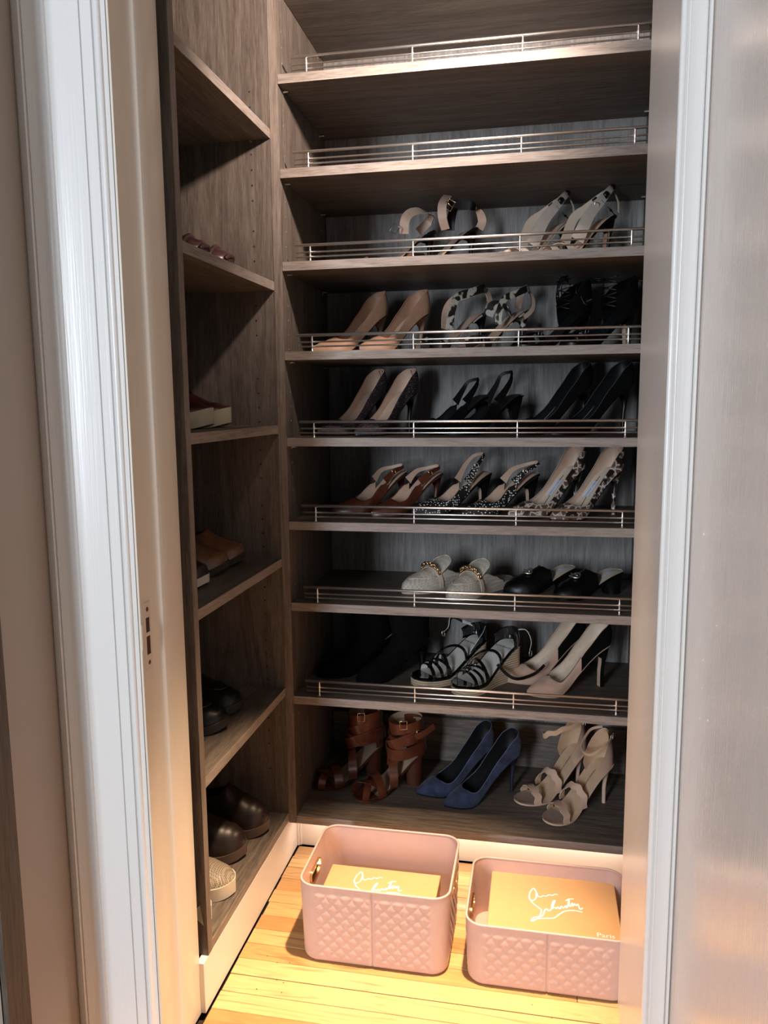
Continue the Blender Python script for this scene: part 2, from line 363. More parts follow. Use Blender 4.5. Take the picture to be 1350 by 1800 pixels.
for zz in ZB[:9]:
    for yy in (0.037, 0.33):
        for xx, s in ((TH, 1), (XR, -1)):
            b2 = bmesh.new(); bmesh.ops.create_cone(b2, cap_ends=True, segments=8, radius1=0.0025, radius2=0.0018, depth=0.012, matrix=Matrix.Translation((xx+s*0.006, yy, zz-TH-0.0030)) @ Matrix.Rotation(pi/2*s, 4, 'Y'))
            P2(link('shelf_pin', b2, PIN, None), bu)
light('toe_kick_fill', 'AREA', (0.42, 0.028, 0.0925), 0.7, (1.0, 0.78, 0.62), shape='RECTANGLE', size=0.78, size_y=0.006)  # added fill light that brightens the white kick board
P2(bx('added_fill_strip', 0.03, 0.81, 0.023, 0.033, 0.0932, 0.0955, WHT0, None), bu)  # non-emitting strip added to go with the fill light
# gallery rails: each rail is a part with its bars and posts
XP = [0.080, 0.308, 0.533, 0.756]
for i, z in enumerate(ZB[1:9]):
    bm = bmesh.new(); yr = 0.0125
    tube(bm, [(0.046, yr, z+0.0355), (0.815, yr, z+0.0355)], 0.0031, 10)
    rl = P2(link('top_rail', bm, CHROME, None, smooth='all'), bu)
    for dz in (0.0205, 0.0105):
        bm = bmesh.new(); tube(bm, [(0.048, yr, z+dz), (0.815, yr, z+dz)], 0.0019, 8); P2(link('thin_rail', bm, CHROME, None, smooth='all'), bu)
    for xp in XP:
        bm = bmesh.new(); rows = []
        for dz, rr in ((0, 0.0034), (0.001, 0.0034), (0.0018, 0.0024), (0.008, 0.0018), (0.0105, 0.0026), (0.0125, 0.0026), (0.018, 0.0018), (0.0205, 0.0028), (0.0235, 0.0027), (0.032, 0.0016), (0.0355, 0.0024)):
            rows.append([(xp+rr*cos(2*pi*k/8), yr+rr*sin(2*pi*k/8), z+dz) for k in range(8)])
        V = grid(bm, rows, True); cap(bm, V[0]); cap(bm, V[-1]); P2(link('rail_post', bm, CHROME, None, smooth='all'), bu)

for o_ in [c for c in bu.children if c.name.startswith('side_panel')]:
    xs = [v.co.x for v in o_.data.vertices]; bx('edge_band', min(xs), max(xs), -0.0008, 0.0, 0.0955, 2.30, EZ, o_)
lu = empty('side_cabinet', (-0.165, -0.23, 0.100)); tag(lu, 'narrow taupe woodgrain shelving unit along the left wall, facing right', 'cabinet')
LN = -0.4591
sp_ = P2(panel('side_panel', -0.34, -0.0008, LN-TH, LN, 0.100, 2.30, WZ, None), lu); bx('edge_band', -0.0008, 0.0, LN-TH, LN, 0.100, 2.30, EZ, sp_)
P2(panel('side_panel', -0.34, -0.0004, 0.0, TH, 0.100, 2.30, WZ, None), lu)
P2(panel('back_panel', -0.352, -0.3405, LN-TH, TH, 0.100, 2.30, WZ, None), lu)
P2(panel('top_panel', -0.34, -0.0005, LN, 0.0, 2.28, 2.30, WY, None), lu)
for z in [2.005]+ZL:
    sh = P2(panel('shelf', -0.3400, -0.0012, LN+0.0006, -0.0006, z-TH, z, WY, None, 0.0003), lu)
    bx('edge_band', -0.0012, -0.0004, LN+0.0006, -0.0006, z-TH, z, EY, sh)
hb = bmesh.new(); z0 = 1.7667
for k in range(0, 52):
    z = z0-0.032*k
    if z < 0.2: break
    if any(zz-TH-0.004 < z < zz+0.004 for zz in ZL): continue
    if min(abs(z-(zz-0.010)) for zz in ZL) > 0.135: continue
    for xx in (-0.0443, -0.30):
        for yy, s in ((-0.0003, -1), (LN+0.0003, 1)):
            bmesh.ops.create_cone(hb, cap_ends=True, segments=8, radius1=0.0022, radius2=0.0022, depth=0.0004, matrix=Matrix.Translation((xx, yy, z)) @ Matrix.Rotation(pi/2, 4, 'X'))
o = link('peg_holes', hb, HOLE, None); o['kind'] = 'stuff'; P2(o, lu)
for zz in ZL[:5]:
    for xx in (-0.0443, -0.30):
        for yy, s in ((0, -1), (LN, 1)):
            b2 = bmesh.new(); bmesh.ops.create_cone(b2, cap_ends=True, segments=8, radius1=0.0025, radius2=0.0020, depth=0.010, matrix=Matrix.Translation((xx, yy+s*0.005, zz-TH-0.0028)) @ Matrix.Rotation(-pi/2*s, 4, 'X'))
            P2(link('shelf_pin', b2, PIN, None), lu)

# ---------------------------------------------------------------- shoes
def lerpk(K, x):
    if x <= K[0][0]: return K[0][1]
    for (a, va), (b, vb) in zip(K, K[1:]):
        if x <= b:
            t = (x-a)/(b-a); t = t*t*(3-2*t); return va+(vb-va)*t
    return K[-1][1]
def sm(t): t = max(0.0, min(1.0, t)); return t*t*(3-2*t)
class Foot:
    def __init__(s, L=0.21, H=0.10, t0=0.004, wb=0.041, wh=0.030, ww=0.028, toe='point', side=1, u2=0.72, spring=0.002, u1=0.02):
        s.L, s.H, s.t0, s.wb, s.wh, s.ww, s.toe, s.side, s.u2, s.sp, s.u1 = L, H, t0, wb, wh, ww, toe, side, u2, spring, u1
    def z(s, u): return s.t0+(s.H-s.t0)*(1-sm((u-s.u1)/(s.u2-s.u1)))+s.sp*max(0, (u-0.8)/0.2)**2
    def w(s, u):
        u = max(0, min(1, u))
        if u < 0.13: return s.wh*max(0, 1-((0.13-u)/0.13)**2.2)**0.5
        if u < 0.72: return lerpk([(0.13, s.wh), (0.40, s.ww), (0.72, s.wb)], u)
        t = (u-0.72)/0.28
        if s.toe == 'point': return s.wb*((1-t**1.55)*0.93+0.07*sqrt(max(0, 1-t**6)))
        if s.toe == 'almond': return s.wb*max(0, 1-t**2.0)**0.72
        return s.wb*sqrt(max(0, 1-t**2.4))
    def c(s, u): return s.side*(0.004*sin(pi*min(1, u/0.72))-0.006*sm((u-0.6)/0.4))
    def p(s, u, v, dz=0.0): return Vector((u*s.L, s.c(u)+v*s.w(u), s.z(u)+dz))
    def tan(s, u):
        d = s.p(min(1, u+0.02), 0)-s.p(max(0, u-0.02), 0); return d.normalized()
US = [0, 0.004, 0.012, 0.025, 0.045, 0.07, 0.10, 0.14, 0.19, 0.24, 0.29, 0.34, 0.39, 0.44, 0.49, 0.53, 0.56, 0.585, 0.605, 0.625, 0.645, 0.66, 0.675, 0.69, 0.705, 0.72, 0.745, 0.77, 0.80, 0.83, 0.86, 0.89, 0.92, 0.945, 0.965, 0.98, 0.992, 1.0]
def upper_pts(F, u, uo, ua, of, hf, ht, T=7, inset=0.0, top=0.0):
    w = max(0.0004, F.w(u)-inset); h_t = lerpk(ht, u)-inset; hw = lerpk(hf, u)
    if u >= uo: o = 0.0
    else: o = of*w*sqrt(max(0, 1-max(0, (u-ua)/(uo-ua))**2.2))
    k = min(1, o/(of*w)) if w > 0 else 1
    he = hw*k+h_t*(1-k)-(0.0015 if inset else 0) if o > 0 else h_t
    out = []
    for t in range(T+1):
        a = t/T*pi/2
        y = w-(w-o)*(1-cos(a)); z = he*sin(a)
        bx_ = -(0.007*sin(pi*min(1, z/0.055))-0.004*min(1, z/0.055))*max(0, 1-u/0.16)
        out.append((y, z, bx_))
    return out
def upper(F, name, root, mats, uo=0.70, ua=0.50, of=0.90, u0=0.0, hf=None, ht=None, tone=None, lining=None, pipe=None, lining_label=None):
    hf = hf or [(0, 0.058), (0.10, 0.050), (0.30, 0.036), (0.50, 0.027), (0.70, 0.024)]
    ht = ht or [(0.5, 0.045), (0.70, 0.036), (0.85, 0.026), (0.95, 0.016), (1.0, 0.008)]
    us = [u for u in US if u >= u0]
    if us[0] > u0: us = [u0]+us
    def side(sgn, inset):
        rows = []
        for u in us:
            rows.append([Vector((u*F.L+b+(inset if u == 0 else 0), F.c(u)+sgn*y, F.z(u)+z+(inset*0.6))) for (y, z, b) in upper_pts(F, u, uo, ua, of, hf, ht, 7, inset)])
        return rows
    bm = bmesh.new()
    for sgn in (1, -1):
        R = side(sgn, 0.0)
        grid(bm, R, mi=(lambda i, j: tone(us[i], j, sgn)) if tone else None)
    bmesh.ops.remove_doubles(bm, verts=bm.verts[:], dist=0.0002)
    up = link(name, bm, mats, root, smooth='all')
    if lining:
        bm = bmesh.new()
        for sgn in (1, -1): grid(bm, side(sgn, 0.0014))
        bmesh.ops.remove_doubles(bm, verts=bm.verts[:], dist=0.0002)
        link('lining', bm, lining, root, smooth='all')
    if pipe:
        edge = []
        L_ = [r[-1] for u, r in zip(us, side(1, 0)) if u <= uo+0.001]; R_ = [r[-1] for u, r in zip(us, side(-1, 0)) if u <= uo+0.001]
        bm = bmesh.new(); path = R_[::-1]+L_ if u0 == 0 else L_+R_[::-1]
        q = [path[0]]
        for p in path[1:]:
            if (p-q[-1]).length > 0.0008: q.append(p)
        tube(bm, q, 0.0009, 6); link('topline_binding', bm, pipe, root, smooth='all')
    return up
def insole(F, root, mat, name='insole', dz=0.0012, inset=0.0016, u0=0.0, u1=1.0):
    bm = bmesh.new(); us = [u for u in US if u0 <= u <= u1]; rows = []
    for u in us:
        w = max(0.0003, F.w(u)-inset)
        rows.append([(u*F.L, F.c(u)+w*v, F.z(u)+dz+0.0012*v*v) for v in (-1, -0.6, 0, 0.6, 1)])
    grid(bm, rows); bmesh.ops.remove_doubles(bm, verts=bm.verts[:], dist=0.0002); return link(name, bm, mat, root, smooth='all')
def sole(F, root, mat, th=0.004, name='sole', grow=0.0008, flat=False, edge=0.0):
    bm = bmesh.new(); rows = []
    for u in US:
        w = F.w(u)+grow; zt = F.z(u)+edge; zb = 0.0 if flat else max(0.0004, F.z(u)-th)
        cx = u*F.L+(-0.001 if u == 0 else 0)
        rows.append([(cx, F.c(u)-w, zt), (cx, F.c(u)+w, zt), (cx, F.c(u)+w*0.96, zb), (cx, F.c(u)-w*0.96, zb)])
    V = grid(bm, rows, True); cap(bm, V[0]); cap(bm, V[-1]); bmesh.ops.remove_doubles(bm, verts=bm.verts[:], dist=0.0002)
    return link(name, bm, mat, root, smooth=True)
def heel(F, root, mat, kind='stiletto', front=None, tip=True):
    bm = bmesh.new(); rows = []; n = 16; a0 = 0.032 if kind != 'block' else 0.030
    tipr = {'stiletto': (0.0044, 0.0048), 'mid': (0.0075, 0.0085), 'block': (0.021, 0.023), 'slim': (0.0055, 0.0095)}[kind]
    for k in range(11):
        v = k/10
        e = {'stiletto': (1-v)**6.5, 'mid': (1-v)**4.0, 'block': (1-v)**1.2, 'slim': (1-v)**7}[kind]
        rx = tipr[0]+(a0-tipr[0])*e; ry = tipr[1]+(F.wh-0.0005-tipr[1])*e
        xb = 0.001+0.011*sm(v*1.5) if kind != 'block' else 0.001+0.004*v
        row = []
        for j in range(n):
            x = xb+rx+rx*cos(2*pi*j/n); yy = ry*sin(2*pi*j/n)
            zt = F.z(max(0, x/F.L))-0.003
            row.append((x, F.c(x/F.L)*(1-v)+yy, zt*(1-v) if k < 10 else 0.0))
        rows.append(row)
    V = grid(bm, rows, True); cap(bm, V[0]); cap(bm, V[-1])
    h = link('heel', bm, mat, root, smooth=True)
    if front:   # pale breast of the heel
        bm = bmesh.new(); fr = []
        for k in range(3, 11):
            r = rows[k]; xs = max(p[0] for p in r)+0.0004; w = max(p[1] for p in r)-min(p[1] for p in r); yc = (max(p[1] for p in r)+min(p[1] for p in r))/2
            zz = r[0][2]; fr.append([(xs, yc-w*0.36, zz), (xs+0.0003, yc, zz), (xs, yc+w*0.36, zz)])
        grid(bm, fr); link('heel_breast', bm, front, root, smooth='all')
    return h
def text_on(F, root, txt, size, u, mat, dz=0.003, along=True, v=0.0, patch=None, pw=0.03, ph=0.016):
    def fn(tx, ty):
        if along: uu = u+tx/F.L*0.8; yy = ty
        else: uu = u+ty/F.L*0.8; yy = -tx
        uu = max(0, min(1, uu)); return Vector((uu*F.L, F.c(uu)+v+yy, F.z(uu)+dz))
    par = root
    if patch:
        bm = bmesh.new(); rows = []
        for i in range(7):
            tx = -pw/2+pw*i/6; rows.append([fn(tx, -ph/2)-Vector((0, 0, 0.0008)), fn(tx, ph/2)-Vector((0, 0, 0.0008))])
        grid(bm, rows); par = link('label_patch', bm, patch, root)
    bm = text_mesh(txt, size, fn); link('lettering', bm, mat, par)
def strap(F, root, mats, u, hh, width, du=0.0, name='strap', wave=0.0, nw=4, y1=1.0, y0=-1.0, z0=0.0, flare=1.03, peak=0.5, thick=0.0016, n=20):
    pts = []; wd = []; t = F.tan(u)
    for k in range(n+1):
        a = pi*k/n; f = cos(a); uu = u+du*f/2
        pts.append(F.p(uu, 0)+Vector((0, F.w(uu)*flare*f, z0+hh*sin(a)**0.8)))
        wd.append(t)
    bm = bmesh.new(); ribbon(bm, pts, wd, width, thick, wave, nw); return link(name, bm, mats, root, smooth=True)
def loose(root, pts, wdir, width, mats, name='strap', n=6, closed=False, thick=0.0014, wave=0, nw=5):
    bm = bmesh.new(); q = catmull(pts, n, closed); ribbon(bm, q, wdir, width, thick, wave, nw, closed); return link(name, bm, mats, root, smooth=True)

SUEDE_BLUE = plain('blue_suede', (0.022, 0.031, 0.068), 0.95, var=0.5, scale=45, sheen=0.1)
BLK = plain('black_leather', (0.003, 0.003, 0.003), 0.36, var=0.2, spec=0.35)
BLKIN = plain('black_lining', (0.008, 0.008, 0.009), 0.45, spec=0.4)
PATENT = plain('black_patent', (0.004, 0.004, 0.005), 0.08, var=0.1, coat=1.0)
BSUEDE = plain('black_suede', (0.003, 0.003, 0.003), 0.95, var=0.3, spec=0.1)
NUDEIN = plain('nude_insole', (0.56, 0.39, 0.29), 0.5, var=0.06)
CREAMIN = plain('cream_insole', (0.66, 0.54, 0.42), 0.4, var=0.05)
TAN = plain('tan_leather', (0.40, 0.225, 0.14), 0.5, var=0.08)
NUDE = plain('nude_suede', (0.58, 0.37, 0.27), 0.9, var=0.1, scale=35, sheen=0.2)
COGNAC = plain('cognac_leather', (0.095, 0.026, 0.012), 0.28, var=0.25, scale=40)
COGNAC_D = plain('dark_cognac', (0.075, 0.022, 0.012), 0.4, var=0.2)
BEIGE = plain('beige_suede', (0.62, 0.42, 0.305), 0.85, var=0.06, scale=40)
BEIGEIN = plain('beige_insole', (0.56, 0.39, 0.25), 0.45, var=0.06)
SILVERIN = plain('pale_grey_insole', (0.60, 0.58, 0.53), 0.3, var=0.05)
ROPE = bands('rope_jute', (0.33, 0.24, 0.15), (0.62, 0.49, 0.34), 55)
CREAMW = weave('cream_woven_leather', (0.66, 0.59, 0.49), (0.50, 0.44, 0.36), 190)
SNK = cells('brown_snake_print', (0.14, 0.075, 0.06), (0.80, 0.70, 0.60), 72, 0.15, 0.35, (1, 1, 1), (0.02, 0.012, 0.010), 0.5, 0.53)
SNK2 = cells('grey_snake_print', (0.42, 0.37, 0.31), (0.56, 0.50, 0.42), 150, 0.06, 0.35, (1, 1, 1), (0.012, 0.011, 0.011))
DOT = dots('white_dotted_black', (0.004, 0.004, 0.004), (0.85, 0.82, 0.76), 175, 0.29)
TWEED = dots('dark_tweed', (0.010, 0.007, 0.009), (0.16, 0.085, 0.10), 240, 0.3)
LBL = plain('label_silver_blue', (0.62, 0.66, 0.74), 0.4); LBLT = plain('label_print', (0.16, 0.19, 0.26), 0.5)
INK = plain('dark_print', (0.13, 0.09, 0.06), 0.6)
GREIGE = plain('greige_satin', (0.50, 0.42, 0.36), 0.4, var=0.08)
WHT = plain('white_strap_edge', (0.82, 0.80, 0.76), 0.4)

def shoe(name, heelpos, ang, z, label, group=None):
    o = empty(name, (heelpos[0], heelpos[1], z), radians(ang)); w_ = name.replace('_', ' ')
    side_ = 'left unit' if z in ZL else 'back unit'; L_ = sorted(ZL if z in ZL else ZB); k_ = L_.index(z)
    tag(o, label, 'shoe', group or 'pair of %ss on %s shelf %s' % (w_, side_, ['one', 'two', 'three', 'four', 'five', 'six', 'seven', 'eight', 'nine', 'ten'][k_])); return o

def pump(name, hp, ang, z, label, side, up, inn, lin, hl, soleM, L=0.21, H=0.10, toe='point', hk='stiletto', front=None, tone=None, extra=None, pipe=None, ups=None, **k):
    r = shoe(name, hp, ang, z, label); F = Foot(L=L, H=H, toe=toe, side=side, **k)
    kw = dict(tone=tone, lining=lin, pipe=pipe); kw.update(ups or {})
    upper(F, 'upper', r, up, **kw); insole(F, r, inn); sole(F, r, soleM, 0.0035); heel(F, r, hl, hk, front)
    if extra: extra(F, r)
    return r, F
Z = dict(A=ZB[3], B=ZB[4], C=ZB[5], D=ZB[6], E=ZB[7], F=ZB[8], G=ZB[9])

# --- bottom shelf
for i, (hp, sd, lb) in enumerate([((0.470, 0.262), 1, 'blue suede pointed stiletto pump, left one of the blue pair'), ((0.540, 0.224), -1, 'blue suede pointed stiletto pump, right one of the blue pair')]):
    pump('stiletto_pump', hp, -147, Z['G'], lb, sd, SUEDE_BLUE, BLKIN, BLKIN, plain('navy_heel', (0.008, 0.010, 0.022), 0.5), BLKIN, L=0.212, H=0.105, pipe=plain('blue_edge', (0.09, 0.11, 0.18), 0.8),
         ups=dict(uo=0.73, ua=0.56), extra=lambda F, r: None)
def beige_sandal(hp, ang, lb, sd, stray):
    r = shoe('strappy_sandal', hp, ang, Z['G'], lb); F = Foot(L=0.208, H=0.108, t0=0.006, toe='round', side=sd, wb=0.036)
    sole(F, r, BEIGE, 0.0045); insole(F, r, BEIGEIN); heel(F, r, BEIGE, 'stiletto')
    insole(F, r, plain('beige_toe_pad', (0.36, 0.26, 0.21), 0.8), 'toe_pad', dz=0.0019, u0=0.745)
    strap(F, r, [BEIGE, BEIGEIN], 0.785, 0.030, 0.020, 0.06, 'toe_strap', 0.0024, 4.5)
    strap(F, r, [BEIGE, BEIGEIN], 0.545, 0.046, 0.017, -0.03, 'instep_strap', 0.0024, 4.5, flare=1.15)
    # closed heel counter rising to the ankle
    bm = bmesh.new(); rows = []
    for k in range(15):
        a = -2.05+4.1*k/14; zz = []
        for j in range(7):
            t = j/6; hgt = 0.088*(1-0.62*(abs(a)/2.05)**1.6)*t
            rx, ry = 0.038-0.006*t, F.wh*(1+0.02*t)
            x = 0.036-rx*cos(a)-0.006*sin(pi*t)*max(0, cos(a))+0.012*t; zb = F.z(max(0, min(1, x/F.L)))
            zz.append(Vector((x, ry*sin(a), zb+hgt)))
        rows.append(zz)
    grid(bm, rows); link('heel_counter', bm, BEIGE, r, smooth='all')
    bm = bmesh.new(); rows2 = [[p*0.94+Vector((0.036, 0, F.z(0.15)+0.03))*0.06 for p in rw] for rw in rows]; grid(bm, rows2); link('lining', bm, BEIGEIN, r, smooth='all')
    top = F.H+0.082
    if stray:
        loose(r, [(0.012, 0.020, top), (0.04, 0.036, top+0.003), (0.085, 0.034, top-0.004), (0.118, 0.018, top-0.016), (0.125, -0.008, top-0.030), (0.108, -0.024, top-0.034)], (0, 0, 1), 0.013, [BEIGE, BEIGEIN], 'ankle_strap', 8, wave=0.0022, nw=5)
    else:
        loose(r, [(0.010, 0.020, top-0.006), (0.05, 0.034, top-0.020), (0.078, 0.012, top-0.046), (0.078, -0.018, top-0.040), (0.04, -0.030, top-0.008), (0.010, -0.018, top)], (0.3, 0, 1), 0.007, [BEIGE, BEIGEIN], 'ankle_strap', 8)
    bm = bmesh.new(); rect_frame(bm, (0.03, 0.034, top-0.004), (1, 0.3, 0), (0, 0, 1), 0.010, 0.013, 0.0008); link('buckle', bm, CHROME, r, smooth='all')
    text_on(F, r, 'CHINESE LAUNDRY', 0.0058, 0.31, INK, 0.0032)
beige_sandal((0.705, 0.276), -141, 'beige scalloped high heel sandal with a loose wavy ankle strap hanging left', 1, True)
beige_sandal((0.765, 0.206), -140, 'beige scalloped high heel sandal nearest the right door jamb on the bottom shelf', -1, False)

def brown_wrap(hp, ang, lb, sd, tail):
    r = shoe('wrap_sandal', hp, ang, Z['G'], lb); F = Foot(L=0.205, H=0.085, t0=0.007, toe='round', side=sd, wb=0.038, wh=0.028)
    sole(F, r, COGNAC_D, 0.006); insole(F, r, plain('tan_insole', (0.36, 0.25, 0.17), 0.5)); heel(F, r, COGNAC_D, 'block')
    insole(F, r, COGNAC, 'toe_pad', dz=0.002, u0=0.74)
    strap(F, r, COGNAC, 0.80, 0.030, 0.019, 0.24, 'toe_strap', flare=1.04)
    strap(F, r, COGNAC, 0.80, 0.033, 0.019, -0.24, 'toe_strap', flare=1.04)
    strap(F, r, COGNAC, 0.68, 0.042, 0.022, 0.05, 'toe_strap', flare=1.04)
    strap(F, r, COGNAC, 0.44, 0.052, 0.022, 0.16, 'instep_strap', flare=1.25)
    cx = 0.048
    for i, (zc, tilt, rx, wd) in enumerate([(0.030, 0.55, 0.056, 0.030), (0.046, -0.60, 0.052, 0.030), (0.062, 0.45, 0.047, 0.024), (0.078, -0.40, 0.045, 0.024), (0.090, 0.10, 0.046, 0.020)]):
        pts = []
        for k in range(28):
            a = 2*pi*k/28; f = 1+0.03*i
            pts.append((cx+rx*cos(a), 0.033*f*sin(a)*1.0, F.H+zc+tilt*0.020*sin(a)*(1 if sd > 0 else -1)-0.012*max(0, cos(a))*(1 if i < 3 else 0.3)))
        bm = bmesh.new(); ribbon(bm, pts, (0.15, 0, 1), wd, 0.002, closed=True); link('ankle_wrap', bm, [COGNAC, plain('tan_backing', (0.33, 0.24, 0.16), 0.6)], r, smooth=True)
    bm = bmesh.new(); rows = []
    for k in range(13):
        a = -1.5+3.0*k/12; rows.append([(0.033-0.034*cos(a)+0.006*t, 0.029*sin(a), F.z(0.05)+0.095*t) for t in (0, 0.25, 0.5, 0.75, 1)])
    grid(bm, rows); link('heel_counter', bm, COGNAC, r, smooth='all')
    bm = bmesh.new(); rect_frame(bm, (0.075, 0.030, F.H+0.094), (1, -0.5, 0), (0, 0, 1), 0.018, 0.022, 0.0011); link('buckle', bm, GOLD, r, smooth='all')
    if tail:
        bm = bmesh.new(); rect_frame(bm, (0.030, 0.037, F.H+0.062), (1, 0, 0.3), (0, 0, 1), 0.018, 0.022, 0.0011); link('buckle', bm, GOLD, r, smooth='all')
        loose(r, [(0.045, 0.038, F.H+0.058), (0.02, 0.044, F.H+0.066), (-0.008, 0.046, F.H+0.080)], (0.3, 0, 1), 0.017, COGNAC, 'strap_tail')
brown_wrap((0.178, 0.262), -141, 'brown leather wrap sandal with block heel, in the dark left corner of the bottom shelf', 1, False)
brown_wrap((0.292, 0.232), -139, 'brown leather wrap sandal with two gold buckles, nearer the blue pumps', -1, True)

# --- shelf above the bottom: booties, espadrilles, nude and black pumps
def bootie(hp, ang, lb, sd, topz):
    r = shoe('ankle_boot', hp, ang, Z['F'], lb); F = Foot(L=0.215, H=0.085, toe='almond', side=sd, wb=0.038, wh=0.028, ww=0.026)
    upper(F, 'upper', r, BSUEDE, uo=0.46, ua=0.40, u0=0.30, hf=[(0, 0.08), (1, 0.03)], ht=[(0.30, 0.085), (0.45, 0.070), (0.6, 0.052), (0.75, 0.042), (0.9, 0.030), (1, 0.012)])
    sole(F, r, BLK, 0.005); heel(F, r, BLK, 'mid'); insole(F, r, CREAMIN)
    bm = bmesh.new(); rows = []
    for k in range(12):
        t = k/11; row = []
        for j in range(28):
            a = 2*pi*j/28; rx = 0.050+0.012*t-0.006*sin(pi*t); ry = F.wh+0.002+0.012*t; cx = 0.049+0.010*t
            x = cx-rx*cos(a); zb = F.z(max(0, min(1, x/F.L)))
            row.append((x, ry*sin(a), zb*(1-t)+(topz+0.006*cos(2*a))*t))
        rows.append(row)
    grid(bm, rows, True); link('shaft', bm, [BSUEDE], r, smooth='all')
    bm = bmesh.new(); grid(bm, [[(0.049+0.010+(p[0]-0.059)*0.965, p[1]*0.95, p[2]) for p in row] for row in rows[5:]], True); link('lining', bm, NUDEIN, r, smooth='all')
bootie((0.205, 0.268), -140, 'black suede ankle boot in the dark left corner under the second lowest rail shelf', 1, 0.172)
bootie((0.308, 0.248), -140, 'black suede ankle boot standing beside the espadrille wedges', -1, 0.168)

def wedge(hp, ang, lb, sd, second):
    r = shoe('espadrille_wedge', hp, ang, Z['F'], lb); F = Foot(L=0.212, H=0.088, t0=0.020, toe='round', side=sd, wb=0.042, wh=0.031, ww=0.033, u2=0.70)
    sole(F, r, ROPE, name='wedge_sole', flat=True, edge=-0.004, grow=0.002); sole(F, r, PATENT, 0.005, 'footbed_rim', 0.0022, edge=0.001)
    insole(F, r, SILVERIN, dz=0.0022, inset=0.004, u1=0.80); insole(F, r, PATENT, 'toe_pad', dz=0.0020, u0=0.80, inset=0.003)
    for (u, hh, wd, du) in ((0.80, 0.026, 0.009, 0.10), (0.74, 0.031, 0.008, 0.02), (0.67, 0.035, 0.008, -0.06), (0.60, 0.040, 0.008, 0.14), (0.50, 0.050, 0.007, -0.22)):
        strap(F, r, [PATENT, WHT], u, hh, wd, du, 'strap', thick=0.0022, flare=1.02)
    # padded heel cup and ankle straps
    bm = bmesh.new(); rows = []
    for k in range(13):
        a = -1.75+3.5*k/12; rows.append([(0.034-0.036*cos(a)-0.003*sin(pi*t)+0.004*t, F.wh*1.05*sin(a), F.z(0.06)-0.004+(0.030+0.014*cos(a))*t) for t in (0, 0.3, 0.6, 1)])
    grid(bm, rows); link('heel_cup', bm, PATENT, r, smooth='all')
    H = F.H
    if not second:
        loose(r, [(0.012, -0.026, H+0.028), (0.055, -0.030, H+0.050), (0.075, -0.022, H+0.085), (0.070, -0.020, H+0.11)], (1, 0, 0.2), 0.007, [WHT, PATENT], 'ankle_strap')
        loose(r, [(0.045, -0.028, H+0.042), (0.088, -0.016, H+0.062), (0.102, -0.008, H+0.040), (0.115, -0.010, H+0.028)], (0.5, 0, 1), 0.007, [WHT, PATENT], 'ankle_strap')
        bm = bmesh.new(); rect_frame(bm, (0.117, -0.012, H+0.026), (1, 0, 0.4), (0, 0, 1), 0.009, 0.011, 0.0009); link('buckle', bm, CHROME, r, smooth='all')
        loose(r, [(0.010, 0.026, H+0.034), (0.030, 0.038, H+0.022), (0.055, 0.040, H-0.002), (0.068, 0.036, H-0.020)], (0.6, 0, 0.4), 0.007, [WHT, PATENT], 'ankle_strap')
    else:
        loose(r, [(0.020, 0.028, H+0.040), (0.0, 0.040, H+0.036), (-0.006, 0.050, H+0.010), (0.004, 0.054, H-0.012)], (1, 0, 0.3), 0.007, [WHT, PATENT], 'ankle_strap')
        bm = bmesh.new(); rect_frame(bm, (0.005, 0.055, H-0.018), (1, 0, 0.2), (0, 0, 1), 0.009, 0.012, 0.0009); link('buckle', bm, CHROME, r, smooth='all')
        loose(r, [(0.100, 0.033, H-0.030), (0.085, 0.055, H-0.055), (0.070, 0.075, H-0.062), (0.040, 0.098, H-0.050), (0.018, 0.110, H-0.030)], (0, 0.2, 1), 0.008, [PATENT, WHT], 'strap_tail')
    text_on(F, r, 'MICHAEL KORS', 0.0085, 0.19, INK, 0.0040, along=False)
wedge((0.446, 0.258), -136, 'black patent strappy espadrille wedge sandal, left of its pair, beside the black ankle boots', 1, False)
wedge((0.529, 0.236), -130, 'black patent strappy espadrille wedge sandal, right of its pair, its strap touching the nude pump', -1, True)

def twotone(u, j, sgn): return 1 if u < 0.37 else 0
for hp, ang, sd, lb in [((0.695, 0.276), -152, 1, 'nude and black two-tone pointed pump next to the espadrille wedge strap'), ((0.752, 0.200), -152.6, -1, 'nude and black two-tone pointed pump nearest the right door jamb')]:
    def ex(F, r):
        bm = bmesh.new(); rows = []
        for k in range(12):
            u = 0.30+0.36*k/11; vv = F.side*(0.30-0.55*sin(pi*k/11)*0.6); rows.append([F.p(u, vv-0.05, 0.0025), F.p(u, vv+0.05, 0.0025)])
        grid(bm, rows); link('insole_seam', bm, INK, r)
    pump('stiletto_pump', hp, ang, Z['F'], lb, sd, [NUDE, BSUEDE], CREAMIN, CREAMIN, BSUEDE, NUDEIN, L=0.218, H=0.108, hk='slim', front=NUDEIN, tone=twotone, extra=ex, pipe=NUDE, ups=dict(uo=0.72, ua=0.60))

